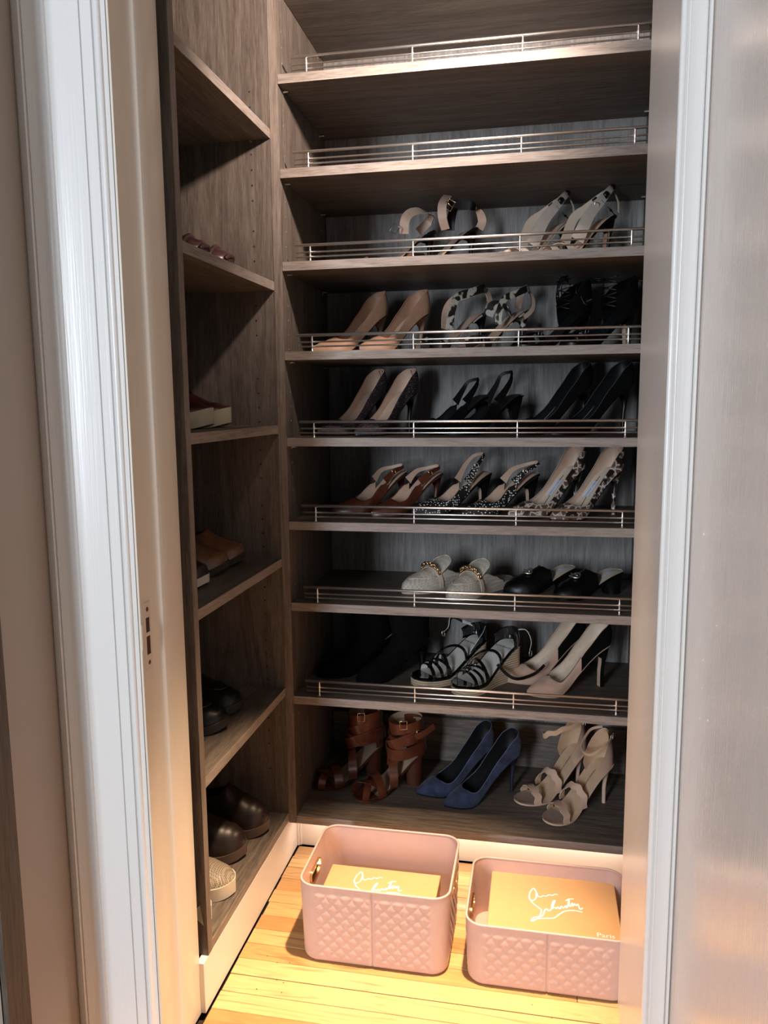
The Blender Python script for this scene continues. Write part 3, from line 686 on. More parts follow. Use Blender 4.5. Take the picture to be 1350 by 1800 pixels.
# --- mule shelf
def chain(root, pts, mat, rr=0.0042, tr=0.0012):
    q = catmull(pts, 4); acc = [q[0]]
    for p in q[1:]:
        if (p-acc[-1]).length > rr*1.25: acc.append(p)
    for i, p in enumerate(acc):
        t = (acc[min(i+1, len(acc)-1)]-acc[max(i-1, 0)]).normalized(); n = Vector((0.5, 0.1, 1)) if i % 2 else Vector((1, 0.2, -0.4)); n = (n-t*n.dot(t)).normalized()
        bm = bmesh.new(); tube(bm, [p+t*(rr*1.15*cos(a))+n*(rr*0.8*sin(a)) for a in [2*pi*k/10 for k in range(10)]], tr, 6, closed=True); link('chain_link', bm, mat, root, smooth='all')
def cream_mule(hp, ang, lb, sd):
    r = shoe('woven_mule', hp, ang, Z['E'], lb); F = Foot(L=0.232, H=0.020, t0=0.008, toe='almond', side=sd, wb=0.041, wh=0.029, ww=0.031)
    sole(F, r, plain('cream_sole', (0.60, 0.52, 0.43), 0.6), flat=True, grow=0.0014); insole(F, r, plain('taupe_insole', (0.30, 0.24, 0.19), 0.6))
    upper(F, 'upper', r, CREAMW, u0=0.24, uo=0.60, ua=0.30, of=0.93, hf=[(0.24, 0.006), (0.36, 0.022), (0.50, 0.036), (0.6, 0.040)], ht=[(0.34, 0.046), (0.60, 0.046), (0.70, 0.041), (0.85, 0.031), (0.95, 0.021), (1, 0.009)], lining=NUDEIN)
    for nm, mt, off in (('tongue', CREAMW, 0.0), ('tongue_lining', CREAMIN, -0.0016)):
        bm = bmesh.new(); rows = []
        for k in range(13):
            t = k/12; hw = 0.030*sqrt(max(0.10, 1-max(0, (t-0.62)/0.38)**2.6))
            rows.append([(F.L*(0.66-0.25*t)+off, F.c(0.5)+hw*v, F.z(0.5)+0.038+0.030*t**1.2-0.012*v*v*(1-0.8*t)+off*0.5) for v in (-1, -0.8, -0.5, -0.25, 0, 0.25, 0.5, 0.8, 1)])
        grid(bm, rows); link(nm, bm, mt, r, smooth='all')
        if not off:
            bm = bmesh.new(); e = [rw[0] for rw in rows]+list(rows[-1])[1:-1]+[rw[-1] for rw in rows[::-1]]; tube(bm, e, 0.0012, 6); link('tongue_binding', bm, CREAMIN, r, smooth='all')
    strap(F, r, [CREAMIN, CREAMIN], 0.63, 0.047, 0.011, 0.0, 'saddle_strap', flare=1.02)
    ck = [F.p(0.63, 0, 0)+Vector((0.006*sin(pi*t), F.w(0.63)*0.80*cos(pi*t), 0.026+0.031*sin(pi*t)**0.7)) for t in (0.08, 0.2, 0.35, 0.5, 0.65, 0.8, 0.92)]
    chain(r, ck, GOLD, 0.0052, 0.0015)
    bm = bmesh.new(); pts = []
    hh = [(0.60, 0.046), (0.70, 0.041), (0.85, 0.031), (0.95, 0.021)]
    for k in range(21):
        a = pi*k/20; uu = 0.66+0.25*sin(a); w = F.w(uu)*0.74*cos(a); pts.append((uu*F.L, F.c(uu)+w, F.z(uu)+lerpk(hh, uu)*sqrt(max(0, 1-(w/max(0.001, F.w(uu)))**2))+0.0006))
    tube(bm, pts, 0.0012, 6); link('apron_seam', bm, CREAMIN, r, smooth='all')
cream_mule((0.415, 0.300), -130, 'cream woven leather loafer mule with gold chain, the left one of its pair', 1)
cream_mule((0.512, 0.270), -127, 'cream woven leather loafer mule with gold chain, the right one beside the black mules', -1)
def black_mule(hp, ang, lb, sd):
    r = shoe('heeled_mule', hp, ang, Z['E'], lb); F = Foot(L=0.192, H=0.052, t0=0.006, toe='almond', side=sd, wb=0.039, wh=0.029, ww=0.028)
    sole(F, r, BLK, 0.006); insole(F, r, CREAMIN); heel(F, r, BLK, 'block')
    upper(F, 'vamp', r, BLK, u0=0.42, uo=0.50, ua=0.10, of=0.95, hf=[(0.42, 0.026), (0.50, 0.040)], ht=[(0.42, 0.040), (0.5, 0.046), (0.7, 0.040), (0.80, 0.034), (0.92, 0.022), (1, 0.008)], lining=NUDEIN)
    bm = bmesh.new(); pts = [F.p(0.68, 0, 0.046)+Vector((0.011*cos(a), 0.014*sin(a), -0.003*cos(a)-0.004*sin(a)**2)) for a in [2*pi*k/16 for k in range(16)]]
    tube(bm, pts, 0.0022, 7, closed=True); o = link('ring_ornament', bm, CHROME, r, smooth='all')
    bm = bmesh.new(); tube(bm, [F.p(0.68, 0, 0.047)+Vector((0.002, y, 0.0)) for y in (-0.014, 0, 0.014)], 0.0014, 6); link('bar_ornament', bm, CHROME, r, smooth='all')
    text_on(F, r, 'JIMMY CHOO', 0.0062, 0.20, LBLT, 0.0036, along=True, patch=LBL, pw=0.040, ph=0.013)
black_mule((0.668, 0.262), -148, 'black heeled mule with silver ring ornament, the left one of its pair', 1)
black_mule((0.779, 0.232), -148, 'black heeled mule with silver ring ornament, the right one next to the door jamb', -1)

# --- cognac slingbacks, dotted slingbacks, snake pumps
def sling(name, hp, ang, z, lb, sd, up, inn, edge, hl, hk, H, loopz, loopx, L=0.21, bow=None, u0=0.36, hf=None, soleM=None, lift=0.0):
    r = shoe(name, hp, ang, z, lb); F = Foot(L=L, H=H, toe='point', side=sd)
    upper(F, 'upper', r, up, u0=u0, uo=0.72, ua=0.56, hf=hf or [(u0, 0.022), (0.46, 0.032), (0.6, 0.026), (0.72, 0.024)], lining=inn, pipe=edge)
    insole(F, r, inn, dz=0.0016); sole(F, r, soleM or edge, 0.0042); heel(F, r, hl, hk, front=inn if hk == 'mid' else None)
    pL, pR = F.p(u0+0.02, 0.92, 0.030), F.p(u0+0.02, -0.92, 0.030)
    mz = H+loopz
    loose(r, [pL, (0.052, 0.028, (pL.z+mz)/2+lift), (loopx+0.012, 0.022, mz-0.004), (loopx, 0.0, mz), (loopx+0.014, -0.022, mz-0.006), (0.055, -0.028, (pR.z+mz)/2+0.004), pR], (0.35, 0, 1), lambda f: 0.0075+0.016*abs(2*f-1)**3, [up, inn], 'slingback_strap', 7)
    if bow:
        c = Vector((0.055, 0.031, (pL.z+mz)/2+lift)); bm = bmesh.new(); rect_frame(bm, c, (1, 0, -0.5), (0.4, 0, 1), 0.009, 0.011, 0.0011); link('buckle', bm, bow, r, smooth='all')
    return r, F
for hp, sd, lb in [((0.246, 0.262), 1, 'cognac brown slingback heel, the left one, deep in the dark corner beside the shelf end'), ((0.340, 0.242), -1, 'cognac brown slingback heel, the right one, next to the dotted slingbacks')]:
    sling('slingback_heel', hp, -136, Z['D'], lb, sd, COGNAC, NUDEIN, COGNAC_D, COGNAC_D, 'stiletto', 0.094, 0.018, 0.010, bow=GOLD, lift=0.004)
for hp, sd, lz, lx, lf, lb in [((0.462, 0.252), 1, 0.048, 0.020, 0.006, 'black slingback heel with white dots and upright heel strap, left of its pair'), ((0.578, 0.240), -1, 0.028, 0.002, 0.004, 'black slingback heel with white dots and knotted strap, right of its pair')]:
    sling('dotted_slingback', hp, -147, Z['D'], lb, sd, DOT, NUDEIN, BLK, BSUEDE, 'mid', 0.094, lz, lx, bow=CHROME, lift=lf)
for hp, sd, lb in [((0.680, 0.250), 1, 'brown snake print pointed pump with pale label inside, left of its pair'), ((0.768, 0.225), -1, 'brown snake print pointed pump with pale label inside, right of its pair by the jamb')]:
    def ex(F, r):
        text_on(F, r, 'JIMMY CHOO', 0.0075, 0.36, LBLT, 0.0056, along=True, v=-0.009, patch=LBL, pw=0.042, ph=0.018)
        bm = bmesh.new(); pts = []
        for k in range(14):
            u = 0.22+0.50*k/13; pts.append(F.p(u, 0.35-0.75*sin(pi*0.5*(1-k/13)), 0.003))
        tube(bm, pts, 0.0008, 5); link('insole_seam', bm, INK, r)
    pump('snake_pump', hp, -140, Z['D'], lb, sd, SNK, CREAMIN, NUDEIN, SNK, BLK, L=0.215, H=0.110, pipe=plain('pale_binding', (0.45, 0.38, 0.32), 0.5), extra=ex, ups=dict(uo=0.73, ua=0.58, hf=[(0, 0.056), (0.10, 0.046), (0.28, 0.028), (0.50, 0.022), (0.70, 0.022)]))

# --- tweed pumps, black slingbacks, black suede pumps
for hp, sd, lb in [((0.190, 0.250), 1, 'dark tweed pump with nude insole, the left one near the shelf end'), ((0.272, 0.245), -1, 'dark tweed pump with nude insole, the right one of its pair')]:
    pump('stiletto_pump', hp, -124, Z['C'], lb, sd, TWEED, NUDEIN, NUDEIN, BLK, BLK, L=0.208, H=0.103, ups=dict(uo=0.72, ua=0.55))
for hp, sd, lb in [((0.455, 0.262), 1, 'plain black slingback heel, the left and rear one, in the middle of its shelf'), ((0.536, 0.246), -1, 'plain black slingback heel with tall thin strap loop, right one of its pair')]:
    sling('slingback_heel', hp, -146, Z['C'], lb, sd, BSUEDE, BLKIN, BLK, BSUEDE, 'mid', 0.092, 0.055 if sd < 0 else 0.040, 0.030, lift=0.008)
for hp, sd, lb in [((0.693, 0.250), 1, 'black suede pointed stiletto pump, the left one of its pair'), ((0.785, 0.228), -1, 'black suede pointed stiletto pump, the right one partly behind the door jamb')]:
    def ex(F, r):
        for s in (-1, 1):
            bm = bmesh.new(); tube(bm, [F.p(0.36+0.30*k/9, s*0.74, 0.004) for k in range(10)], 0.0009, 5); link('insole_piping', bm, plain('silver_insole_piping', (0.7, 0.68, 0.64), 0.25, 0.8), r, smooth='all')  # thin silver tubes along both insole edges
    pump('stiletto_pump', hp, -147, Z['C'], lb, sd, BSUEDE, BLKIN, BLKIN, BLK, BLK, L=0.222, H=0.112, extra=ex, pipe=plain('charcoal_edge', (0.04, 0.04, 0.042), 0.6), ups=dict(uo=0.70, ua=0.54))

# --- tan pumps, snake sandals, black lace-ups
for hp, sd, lb in [((0.197, 0.248), 1, 'plain tan leather pointed pump, the left one near the shelf end'), ((0.302, 0.243), -1, 'plain tan leather pointed pump, the right one beside the snake print sandals')]:
    pump('stiletto_pump', hp, -129, Z['B'], lb, sd, TAN, NUDEIN, TAN, TAN, COGNAC_D, L=0.212, H=0.098, pipe=TAN, ups=dict(uo=0.72, ua=0.54))
def snake_sandal(hp, ang, lb, sd, kind):
    r = shoe('snake_sandal', hp, ang, Z['B'], lb); F = Foot(L=0.205, H=0.098, t0=0.006, toe='almond', side=sd)
    m2 = [SNK2, NUDEIN]
    sole(F, r, SNK2, 0.0045); insole(F, r, NUDEIN); heel(F, r, SNK2 if kind else BLK, 'stiletto')
    strap(F, r, m2, 0.82, 0.026, 0.022, 0.10, 'toe_strap'); strap(F, r, m2, 0.70, 0.032, 0.018, -0.12, 'toe_strap')
    H = F.H
    if not kind:
        loose(r, [(0.115, 0.028, 0.052), (0.112, 0.034, H-0.005), (0.098, 0.036, H+0.028), (0.060, 0.034, H+0.042), (0.022, 0.024, H+0.054), (0.004, 0.0, H+0.058)], (0.3, 0.1, 1), 0.019, m2, 'ankle_strap', 7)
        loose(r, [(0.100, -0.028, 0.060), (0.094, -0.034, H), (0.075, -0.033, H+0.030), (0.030, -0.026, H+0.048), (0.004, -0.002, H+0.056)], (0.4, 0, 1), 0.017, [NUDEIN, SNK2], 'ankle_strap', 7)
        loose(r, [(0.003, 0.002, H+0.058), (0.001, 0.018, H+0.030), (0.010, 0.025, H+0.004)], (1, 0.3, 0), 0.018, m2, 'heel_strap', 6)
    else:
        loose(r, [(0.100, 0.030, 0.062), (0.100, 0.036, H-0.004), (0.086, 0.036, H+0.022), (0.052, 0.033, H+0.036), (0.016, 0.022, H+0.050), (0.002, 0.0, H+0.054), (0.006, -0.020, H+0.046), (0.012, -0.026, H+0.010)], (0.4, 0, 1), 0.015, m2, 'ankle_strap', 7)
        loose(r, [(0.092, -0.030, H-0.010), (0.084, -0.020, H+0.012), (0.070, 0.010, H+0.006), (0.064, 0.028, H-0.012)], (0.6, 0, 1), 0.024, [SNK2, NUDEIN], 'ankle_strap', 7)
        loose(r, [(0.004, 0.0, H+0.052), (-0.002, 0.016, H+0.030), (0.006, 0.027, H+0.002), (0.03, 0.029, H-0.018)], (1, 0.2, 0.2), 0.012, [BLK, NUDEIN], 'heel_strap', 6)
snake_sandal((0.448, 0.256), -146, 'black and white snake print sandal with wide twisted ankle strap, left of its pair', 1, 0)
snake_sandal((0.548, 0.246), -146, 'black and white snake print sandal with nude lined ankle loop, right of its pair', -1, 1)
def lace_up(hp, ang, lb, sd, bowside):
    r = shoe('lace_up_heel', hp, ang, Z['B'], lb); F = Foot(L=0.205, H=0.095, t0=0.012, toe='round', side=sd, wb=0.037)
    sole(F, r, BLK, 0.010); insole(F, r, BLKIN); heel(F, r, BLK, 'mid', front=NUDEIN)
    strap(F, r, BLK, 0.86, 0.022, 0.016, 0, 'toe_strap', thick=0.003); strap(F, r, BLK, 0.74, 0.030, 0.016, 0, 'toe_strap', thick=0.003)
    bm = bmesh.new(); rows = []
    H = F.H
    for k in range(15):
        a = -2.2+4.4*k/14; rows.append([(0.042-0.044*cos(a)+0.006*t-0.004*sin(pi*t)*cos(a), 0.030*sin(a)*(1+0.1*t), F.z(max(0, (0.042-0.044*cos(a))/F.L))+(0.075-0.02*abs(a)/2.2)*t) for t in (0, 0.2, 0.4, 0.6, 0.8, 1)])
    grid(bm, rows); link('ankle_cuff', bm, BSUEDE, r, smooth='all')
    for k in range(4):
        zz = H+0.000+0.018*k
        bm = bmesh.new(); tube(bm, catmull([(0.072, -0.024, zz), (0.088, 0, zz+0.006), (0.072, 0.026, zz+0.014)], 5), 0.0016, 6); link('lace', bm, BLK, r, smooth='all')
        bm = bmesh.new(); tube(bm, catmull([(0.072, 0.026, zz), (0.090, 0, zz+0.008), (0.072, -0.024, zz+0.014)], 5), 0.0016, 6); link('lace', bm, BLK, r, smooth='all')
    sx = bowside
    for k, (dy, dz) in enumerate([(0.0, 0.0), (0.010, 0.006), (-0.008, -0.004)]):
        bm = bmesh.new(); tube(bm, catmull([(0.078, 0.024*sx, H+0.062+dz), (0.105, (0.044+dy)*sx, H+0.068), (0.122, (0.050+dy)*sx, H+0.040+dz), (0.112, (0.040+dy)*sx, H+0.012+dz), (0.094, 0.032*sx, H+0.024)], 8), 0.0014, 6); link('lace_bow', bm, BLK, r, smooth='all')
    bm = bmesh.new(); rect_frame(bm, (0.155, 0.028, 0.036), (1, 0, -0.4), (0, 0.2, 1), 0.010, 0.014, 0.0012); link('buckle', bm, plain('gunmetal', (0.2, 0.2, 0.2), 0.25, 0.9), r, smooth='all')
lace_up((0.690, 0.258), -146, 'black lace-up high heel with bow ties, left of its pair', 1, 1)
lace_up((0.792, 0.240), -146, 'black lace-up high heel with closed cuff, right of its pair by the jamb', -1, -1)

# --- top filled shelf: black ankle strap heels and greige strappy sandals
def ankle_heel(hp, ang, lb, sd, open_):
    r = shoe('ankle_strap_heel', hp, ang, Z['A'], lb); F = Foot(L=0.205, H=0.098, t0=0.005, toe='almond', side=sd)
    sole(F, r, BLK, 0.004); insole(F, r, NUDEIN); heel(F, r, BLK, 'stiletto')
    strap(F, r, [BLK, NUDEIN], 0.80, 0.028, 0.030, 0.04, 'toe_strap'); H = F.H
    m = [BLK, NUDEIN]
    if open_:
        loose(r, [(0.094, 0.020, H-0.010), (0.108, 0.032, H+0.012), (0.108, 0.030, H+0.038), (0.092, 0.012, H+0.058), (0.072, -0.010, H+0.074)], (1, -0.5, 0.15), 0.020, [NUDEIN, BLK], 'ankle_strap', 8)
        loose(r, [(0.072, -0.002, H+0.052), (0.040, 0.020, H+0.050), (0.012, 0.026, H+0.040), (-0.004, 0.018, H+0.018), (0.004, 0.018, H-0.002)], (0.8, -0.2, 0.6), 0.020, m, 'ankle_strap', 8)
        loose(r, [(0.052, -0.012, H+0.056), (0.066, 0.006, H+0.040), (0.076, 0.014, H+0.016), (0.078, 0.014, H-0.010)], (1, -0.6, 0.1), 0.020, [NUDEIN, BLK], 'heel_strap', 8)
        bm = bmesh.new(); rect_frame(bm, (0.090, 0.032, H+0.042), (1, -0.4, 0.6), (-0.6, 0.2, 1), 0.017, 0.023, 0.0016); tube(bm, [(0.083, 0.034, H+0.036), (0.097, 0.031, H+0.049)], 0.0011, 6); link('buckle', bm, GOLD, r, smooth='all')
    else:
        loose(r, [(0.090, 0.020, H-0.012), (0.092, 0.030, H+0.016), (0.074, 0.026, H+0.036), (0.040, 0.020, H+0.044), (0.006, 0.006, H+0.038)], (0.9, -0.3, 0.4), 0.022, [NUDEIN, BLK], 'ankle_strap', 8)
        loose(r, [(0.006, 0.0, H+0.042), (0.006, -0.022, H+0.030), (0.03, -0.028, H+0.006)], (0.3, 0, 1), 0.020, m, 'heel_strap', 8)
        bm = bmesh.new(); rect_frame(bm, (0.12, 0.034, H-0.006), (1, -0.2, 0.7), (-0.6, 0.2, 1), 0.015, 0.020, 0.0014); link('buckle', bm, plain('gunmetal', (0.2, 0.2, 0.2), 0.25, 0.9), r, smooth='all')
ankle_heel((0.322, 0.258), -146, 'black ankle strap heel lying back in shadow on the highest filled shelf', 1, False)
ankle_heel((0.425, 0.246), -146, 'black ankle strap heel with wide nude lined strap and large gold buckle', -1, True)
def greige_sandal(hp, ang, lb, sd, second):
    r = shoe('strappy_sandal', hp, ang, Z['A'], lb); F = Foot(L=0.205, H=0.108, t0=0.006, toe='round', side=sd)
    sole(F, r, BLK if second else GREIGE, 0.0045); insole(F, r, NUDEIN); heel(F, r, BLK, 'slim', front=TAN)
    for u, hh, wd, du in ((0.86, 0.024, 0.020, 0.06), (0.72, 0.034, 0.020, -0.06)): strap(F, r, GREIGE, u, hh, wd, du, 'toe_strap')
    for v in (-0.4, 0.3):
        bm = bmesh.new(); bmesh.ops.create_uvsphere(bm, u_segments=10, v_segments=6, radius=0.008, matrix=Matrix.Translation(F.p(0.84, v, 0.024)) @ Matrix.Diagonal((1.2, 1.1, 0.5, 1))); link('knot', bm, GREIGE, r, smooth='all')
    H = F.H
    a = [(0.118, 0.026, 0.045), (0.094, 0.034, H-0.010), (0.060, 0.032, H+0.026), (0.026, 0.020, H+0.056), (0.004, 0.0, H+0.066)]
    b = [(0.112, -0.028, 0.050), (0.088, -0.032, H-0.004), (0.056, -0.030, H+0.022), (0.022, -0.022, H+0.050), (0.004, -0.002, H+0.066)]
    loose(r, a, (0.8, 0, 0.6), lambda f: 0.024*(1-f)+0.009, [GREIGE, CREAMIN], 'ankle_strap', 8)
    loose(r, b, (0.8, 0, 0.6), lambda f: 0.020*(1-f)+0.008, [CREAMIN, GREIGE], 'ankle_strap', 8)
    for P, t0 in ((a, 0.62), (a, 0.86), (b, 0.68)):
        q = catmull(P, 8); i = int(t0*(len(q)-1)); bm = bmesh.new(); tube(bm, [q[i-1], q[i], q[min(len(q)-1, i+1)]], 0.0068, 10); link('elastic_band', bm, BLK, r, smooth='all')
    loose(r, [(0.060, 0.032, H+0.026), (0.040, 0.040, H+0.004), (0.020, 0.030, H-0.004)], (0.7, 0, 0.5), 0.006, BLK, 'heel_strap', 8)
    loose(r, [(0.004, -0.004, H+0.064), (-0.002, 0.010, H+0.034), (0.004, 0.020, H+0.006)], (1, 0.2, 0.1), 0.007, [BLK, CREAMIN], 'heel_strap', 8)
    bm = bmesh.new(); rect_frame(bm, (0.012, 0.006, H+0.068) if not second else (0.075, 0.034, H+0.012), (1, 0, 0.2), (0, 0.5, 1), 0.011, 0.014, 0.0012); link('buckle', bm, CHROME, r, smooth='all')
greige_sandal((0.640, 0.268), -146, 'greige strappy sandal with black elastic bands, left of its pair on the highest filled shelf', 1, False)
greige_sandal((0.738, 0.238), -146, 'greige strappy sandal with black elastic bands and tall heel, right of its pair', -1, True)

# ---------------------------------------------------------------- shoes in the left unit (toes point into the closet)
def flat(name, toe, ang, z, lb, sd, upM, soleM, th=0.014, toes='round', L=0.27, ht=None, mocc=None, uo=0.62, welt=None, wb=0.047, strapn=0, spring=0.010, lift=0.0):
    a = radians(ang); hp = (toe[0]-L*cos(a), toe[1]-L*sin(a))
    r = shoe(name, hp, ang, z, lb); F = Foot(L=L, H=th+0.012, t0=th, toe=toes, side=sd, wb=wb, wh=0.032, ww=0.034, spring=spring)
    bm = bmesh.new(); rows = []
    for u in US:
        w = F.w(u)+0.003; zb = max(0.0, (F.sp*max(0, (u-0.8)/0.2)**2)); cx = u*F.L+(0.002 if u == 1 else 0)
        rows.append([(cx, F.c(u)-w, F.z(u)+0.002), (cx, F.c(u)+w, F.z(u)+0.002), (cx, F.c(u)+w*0.94, zb), (cx, F.c(u)-w*0.94, zb)])
    V = grid(bm, rows, True); cap(bm, V[0]); cap(bm, V[-1]); bmesh.ops.remove_doubles(bm, verts=bm.verts[:], dist=0.0002); link('sole', bm, soleM, r, smooth=True)
    ht = ht or [(0.4, 0.072), (0.60, 0.066), (0.75, 0.050), (0.88, 0.038), (0.96, 0.026), (1, 0.010)]
    upper(F, 'upper', r, upM, uo=uo, ua=0.30, of=0.80, hf=[(0, 0.06), (0.3, 0.045), (0.6, 0.050)], ht=ht, lining=BLKIN)
    insole(F, r, BLKIN)
    if welt:
        bm = bmesh.new(); pts = [(u*F.L, F.c(u)+(F.w(u)+0.0015), F.z(u)+0.003) for u in US if u > 0.1]; pts += [(u*F.L, F.c(u)-(F.w(u)+0.0015), F.z(u)+0.003) for u in US[::-1] if u > 0.1][1:]
        tube(bm, pts, 0.0017, 6); link('welt', bm, welt, r, smooth='all')
    if mocc:
        for k in range(strapn or 1):
            du = 0.07*k
            bm = bmesh.new(); pts = []
            for q in range(21):
                a2 = pi*q/20; uu = (0.66+0.22*sin(a2)) if not strapn else 0.62+0.115*k+0.03*sin(a2); w = F.w(uu)*(0.62 if not strapn else 0.98)*cos(a2)
                hh = lerpk(ht, uu); pts.append((uu*F.L, F.c(uu)+w, F.z(uu)+hh*sqrt(max(0.0, 1-(w/F.w(uu))**2))+0.0008))
            tube(bm, pts, 0.0012 if not strapn else 0.0052, 7); link('apron_seam' if not strapn else 'braided_band', bm, mocc, r, smooth='all')
    return r
DKB = plain('dark_brown_leather', (0.018, 0.010, 0.008), 0.4, var=0.25); DKS = plain('dark_sole', (0.03, 0.022, 0.018), 0.6)
MAH = plain('mahogany_leather', (0.06, 0.025, 0.024), 0.28, var=0.2); OXB = plain('oxblood_leather', (0.05, 0.010, 0.010), 0.35, var=0.2)
COG2 = plain('cognac_smooth', (0.17, 0.075, 0.035), 0.28, var=0.15); CRS = plain('cream_rubber', (0.50, 0.44, 0.30), 0.6, var=0.06); WRS = plain('white_rubber', (0.62, 0.56, 0.47), 0.5, var=0.04)
zl = ZL
flat('braided_shoe', (-0.040, -0.135), 6, zl[1], 'dark braided leather shoe, farther one of its pair on the upper left shelf', 1, MAH, DKS, mocc=MAH, strapn=4, th=0.010)
flat('braided_shoe', (-0.045, -0.255), 6, zl[1], 'dark braided leather shoe, nearer one on the upper left shelf', -1, MAH, DKS, mocc=MAH, strapn=4, th=0.010)
flat('loafer', (-0.060, -0.130), 4, zl[2], 'oxblood loafer with thick cream sole, farther one of its pair on the left unit', 1, OXB, CRS, th=0.030, L=0.225, ht=[(0.4, 0.046), (0.6, 0.040), (0.85, 0.022), (1, 0.006)])
flat('loafer', (-0.058, -0.236), 4, zl[2], 'oxblood loafer with thick cream sole, nearer one of its pair on the left unit', -1, OXB, CRS, th=0.030, L=0.225, ht=[(0.4, 0.046), (0.6, 0.040), (0.85, 0.022), (1, 0.006)])
flat('ankle_boot', (-0.062, -0.072), 5, zl[3], 'cognac leather boot with rounded shiny toe, farthest back on the middle left shelf', 1, COG2, DKS, th=0.012, L=0.23, spring=0.016)
flat('ankle_boot', (-0.060, -0.180), 5, zl[3], 'cognac leather boot with rounded shiny toe, middle one on the middle left shelf', -1, COG2, DKS, th=0.012, L=0.23, spring=0.016)
flat('sneaker', (-0.052, -0.292), 4, zl[3], 'dark brown sneaker with white sole edge, nearest on the middle left shelf', 1, DKB, WRS, th=0.014, L=0.235, spring=0.012)
flat('driving_shoe', (-0.050, -0.150), 0, zl[4], 'black leather shoe with dark welt, farther one on the lower left shelf', 1, BLK, DKS, welt=DKB, mocc=DKB)
flat('driving_shoe', (-0.044, -0.258), 0, zl[4], 'black leather shoe with dark welt, nearer one on the lower left shelf', -1, BLK, DKS, welt=DKB, mocc=DKB)
flat('work_boot', (-0.020, -0.082), 0, zl[5], 'dark brown boot with thick welted sole, farther one at the bottom of the left unit', 1, DKB, plain('brown_rubber', (0.10, 0.065, 0.05), 0.6), th=0.020, ht=[(0.4, 0.10), (0.60, 0.088), (0.75, 0.066), (0.88, 0.052), (0.96, 0.036), (1, 0.014)])
flat('work_boot', (-0.036, -0.200), 0, zl[5], 'dark brown boot with thick welted sole, nearer one at the bottom of the left unit', -1, DKB, plain('brown_rubber', (0.10, 0.065, 0.05), 0.6), th=0.020, ht=[(0.4, 0.10), (0.60, 0.088), (0.75, 0.066), (0.88, 0.052), (0.96, 0.036), (1, 0.014)])
PERF = weave('perforated_cream', (0.36, 0.30, 0.22), (0.15, 0.12, 0.09), 330)
flat('slip_on_sneaker', (-0.012, -0.314), 0, zl[5], 'cream perforated slip-on sneaker with thick white sole on the bottom left shelf', 1, PERF, WRS, th=0.026, ht=[(0.4, 0.05), (0.6, 0.044), (0.75, 0.034), (0.9, 0.024), (1, 0.006)], spring=0.004, wb=0.046)
flat('slip_on_sneaker', (-0.024, -0.418), 0, zl[5], 'second cream slip-on sneaker, mostly hidden behind the front end panel of the left unit', -1, PERF, WRS, th=0.026, ht=[(0.4, 0.05), (0.6, 0.044), (0.75, 0.034), (0.9, 0.024), (1, 0.006)], spring=0.004, wb=0.039)

# ---------------------------------------------------------------- storage baskets
PINK = plain('pink_plastic', (0.53, 0.365, 0.325), 0.42, var=0.02, bmp=0.0001)
def rr_pts(hx, hy, r, n):
    """points around a rounded rectangle with arc-length data, front centre first"""
    segs = []; P = []
    per = 2*(2*hx-2*r)+2*(2*hy-2*r)+2*pi*r
    def at(s):
        s %= per
        L1 = hx-r
        if s < L1: return (s, -hy, 0, -1)
        s -= L1
        if s < pi*r/2: a = s/r; return (hx-r+r*sin(a), -hy+r-r*cos(a), sin(a), -cos(a))
        s -= pi*r/2; L2 = 2*hy-2*r
        if s < L2: return (hx, -hy+r+s, 1, 0)
        s -= L2
        if s < pi*r/2: a = s/r; return (hx-r+r*cos(a), hy-r+r*sin(a), cos(a), sin(a))
        s -= pi*r/2; L3 = 2*hx-2*r
        if s < L3: return (hx-r-s, hy, 0, 1)
        s -= L3
        if s < pi*r/2: a = s/r; return (-hx+r-r*sin(a), hy-r+r*cos(a), -sin(a), cos(a))
        s -= pi*r/2
        if s < L2: return (-hx, hy-r-s, -1, 0)
        s -= L2
        if s < pi*r/2: a = s/r; return (-hx+r-r*cos(a), -hy+r-r*sin(a), -cos(a), -sin(a))
        s -= pi*r/2
        return (-hx+r+s, -hy, 0, -1)
    return [at(per*i/n) for i in range(n)], per
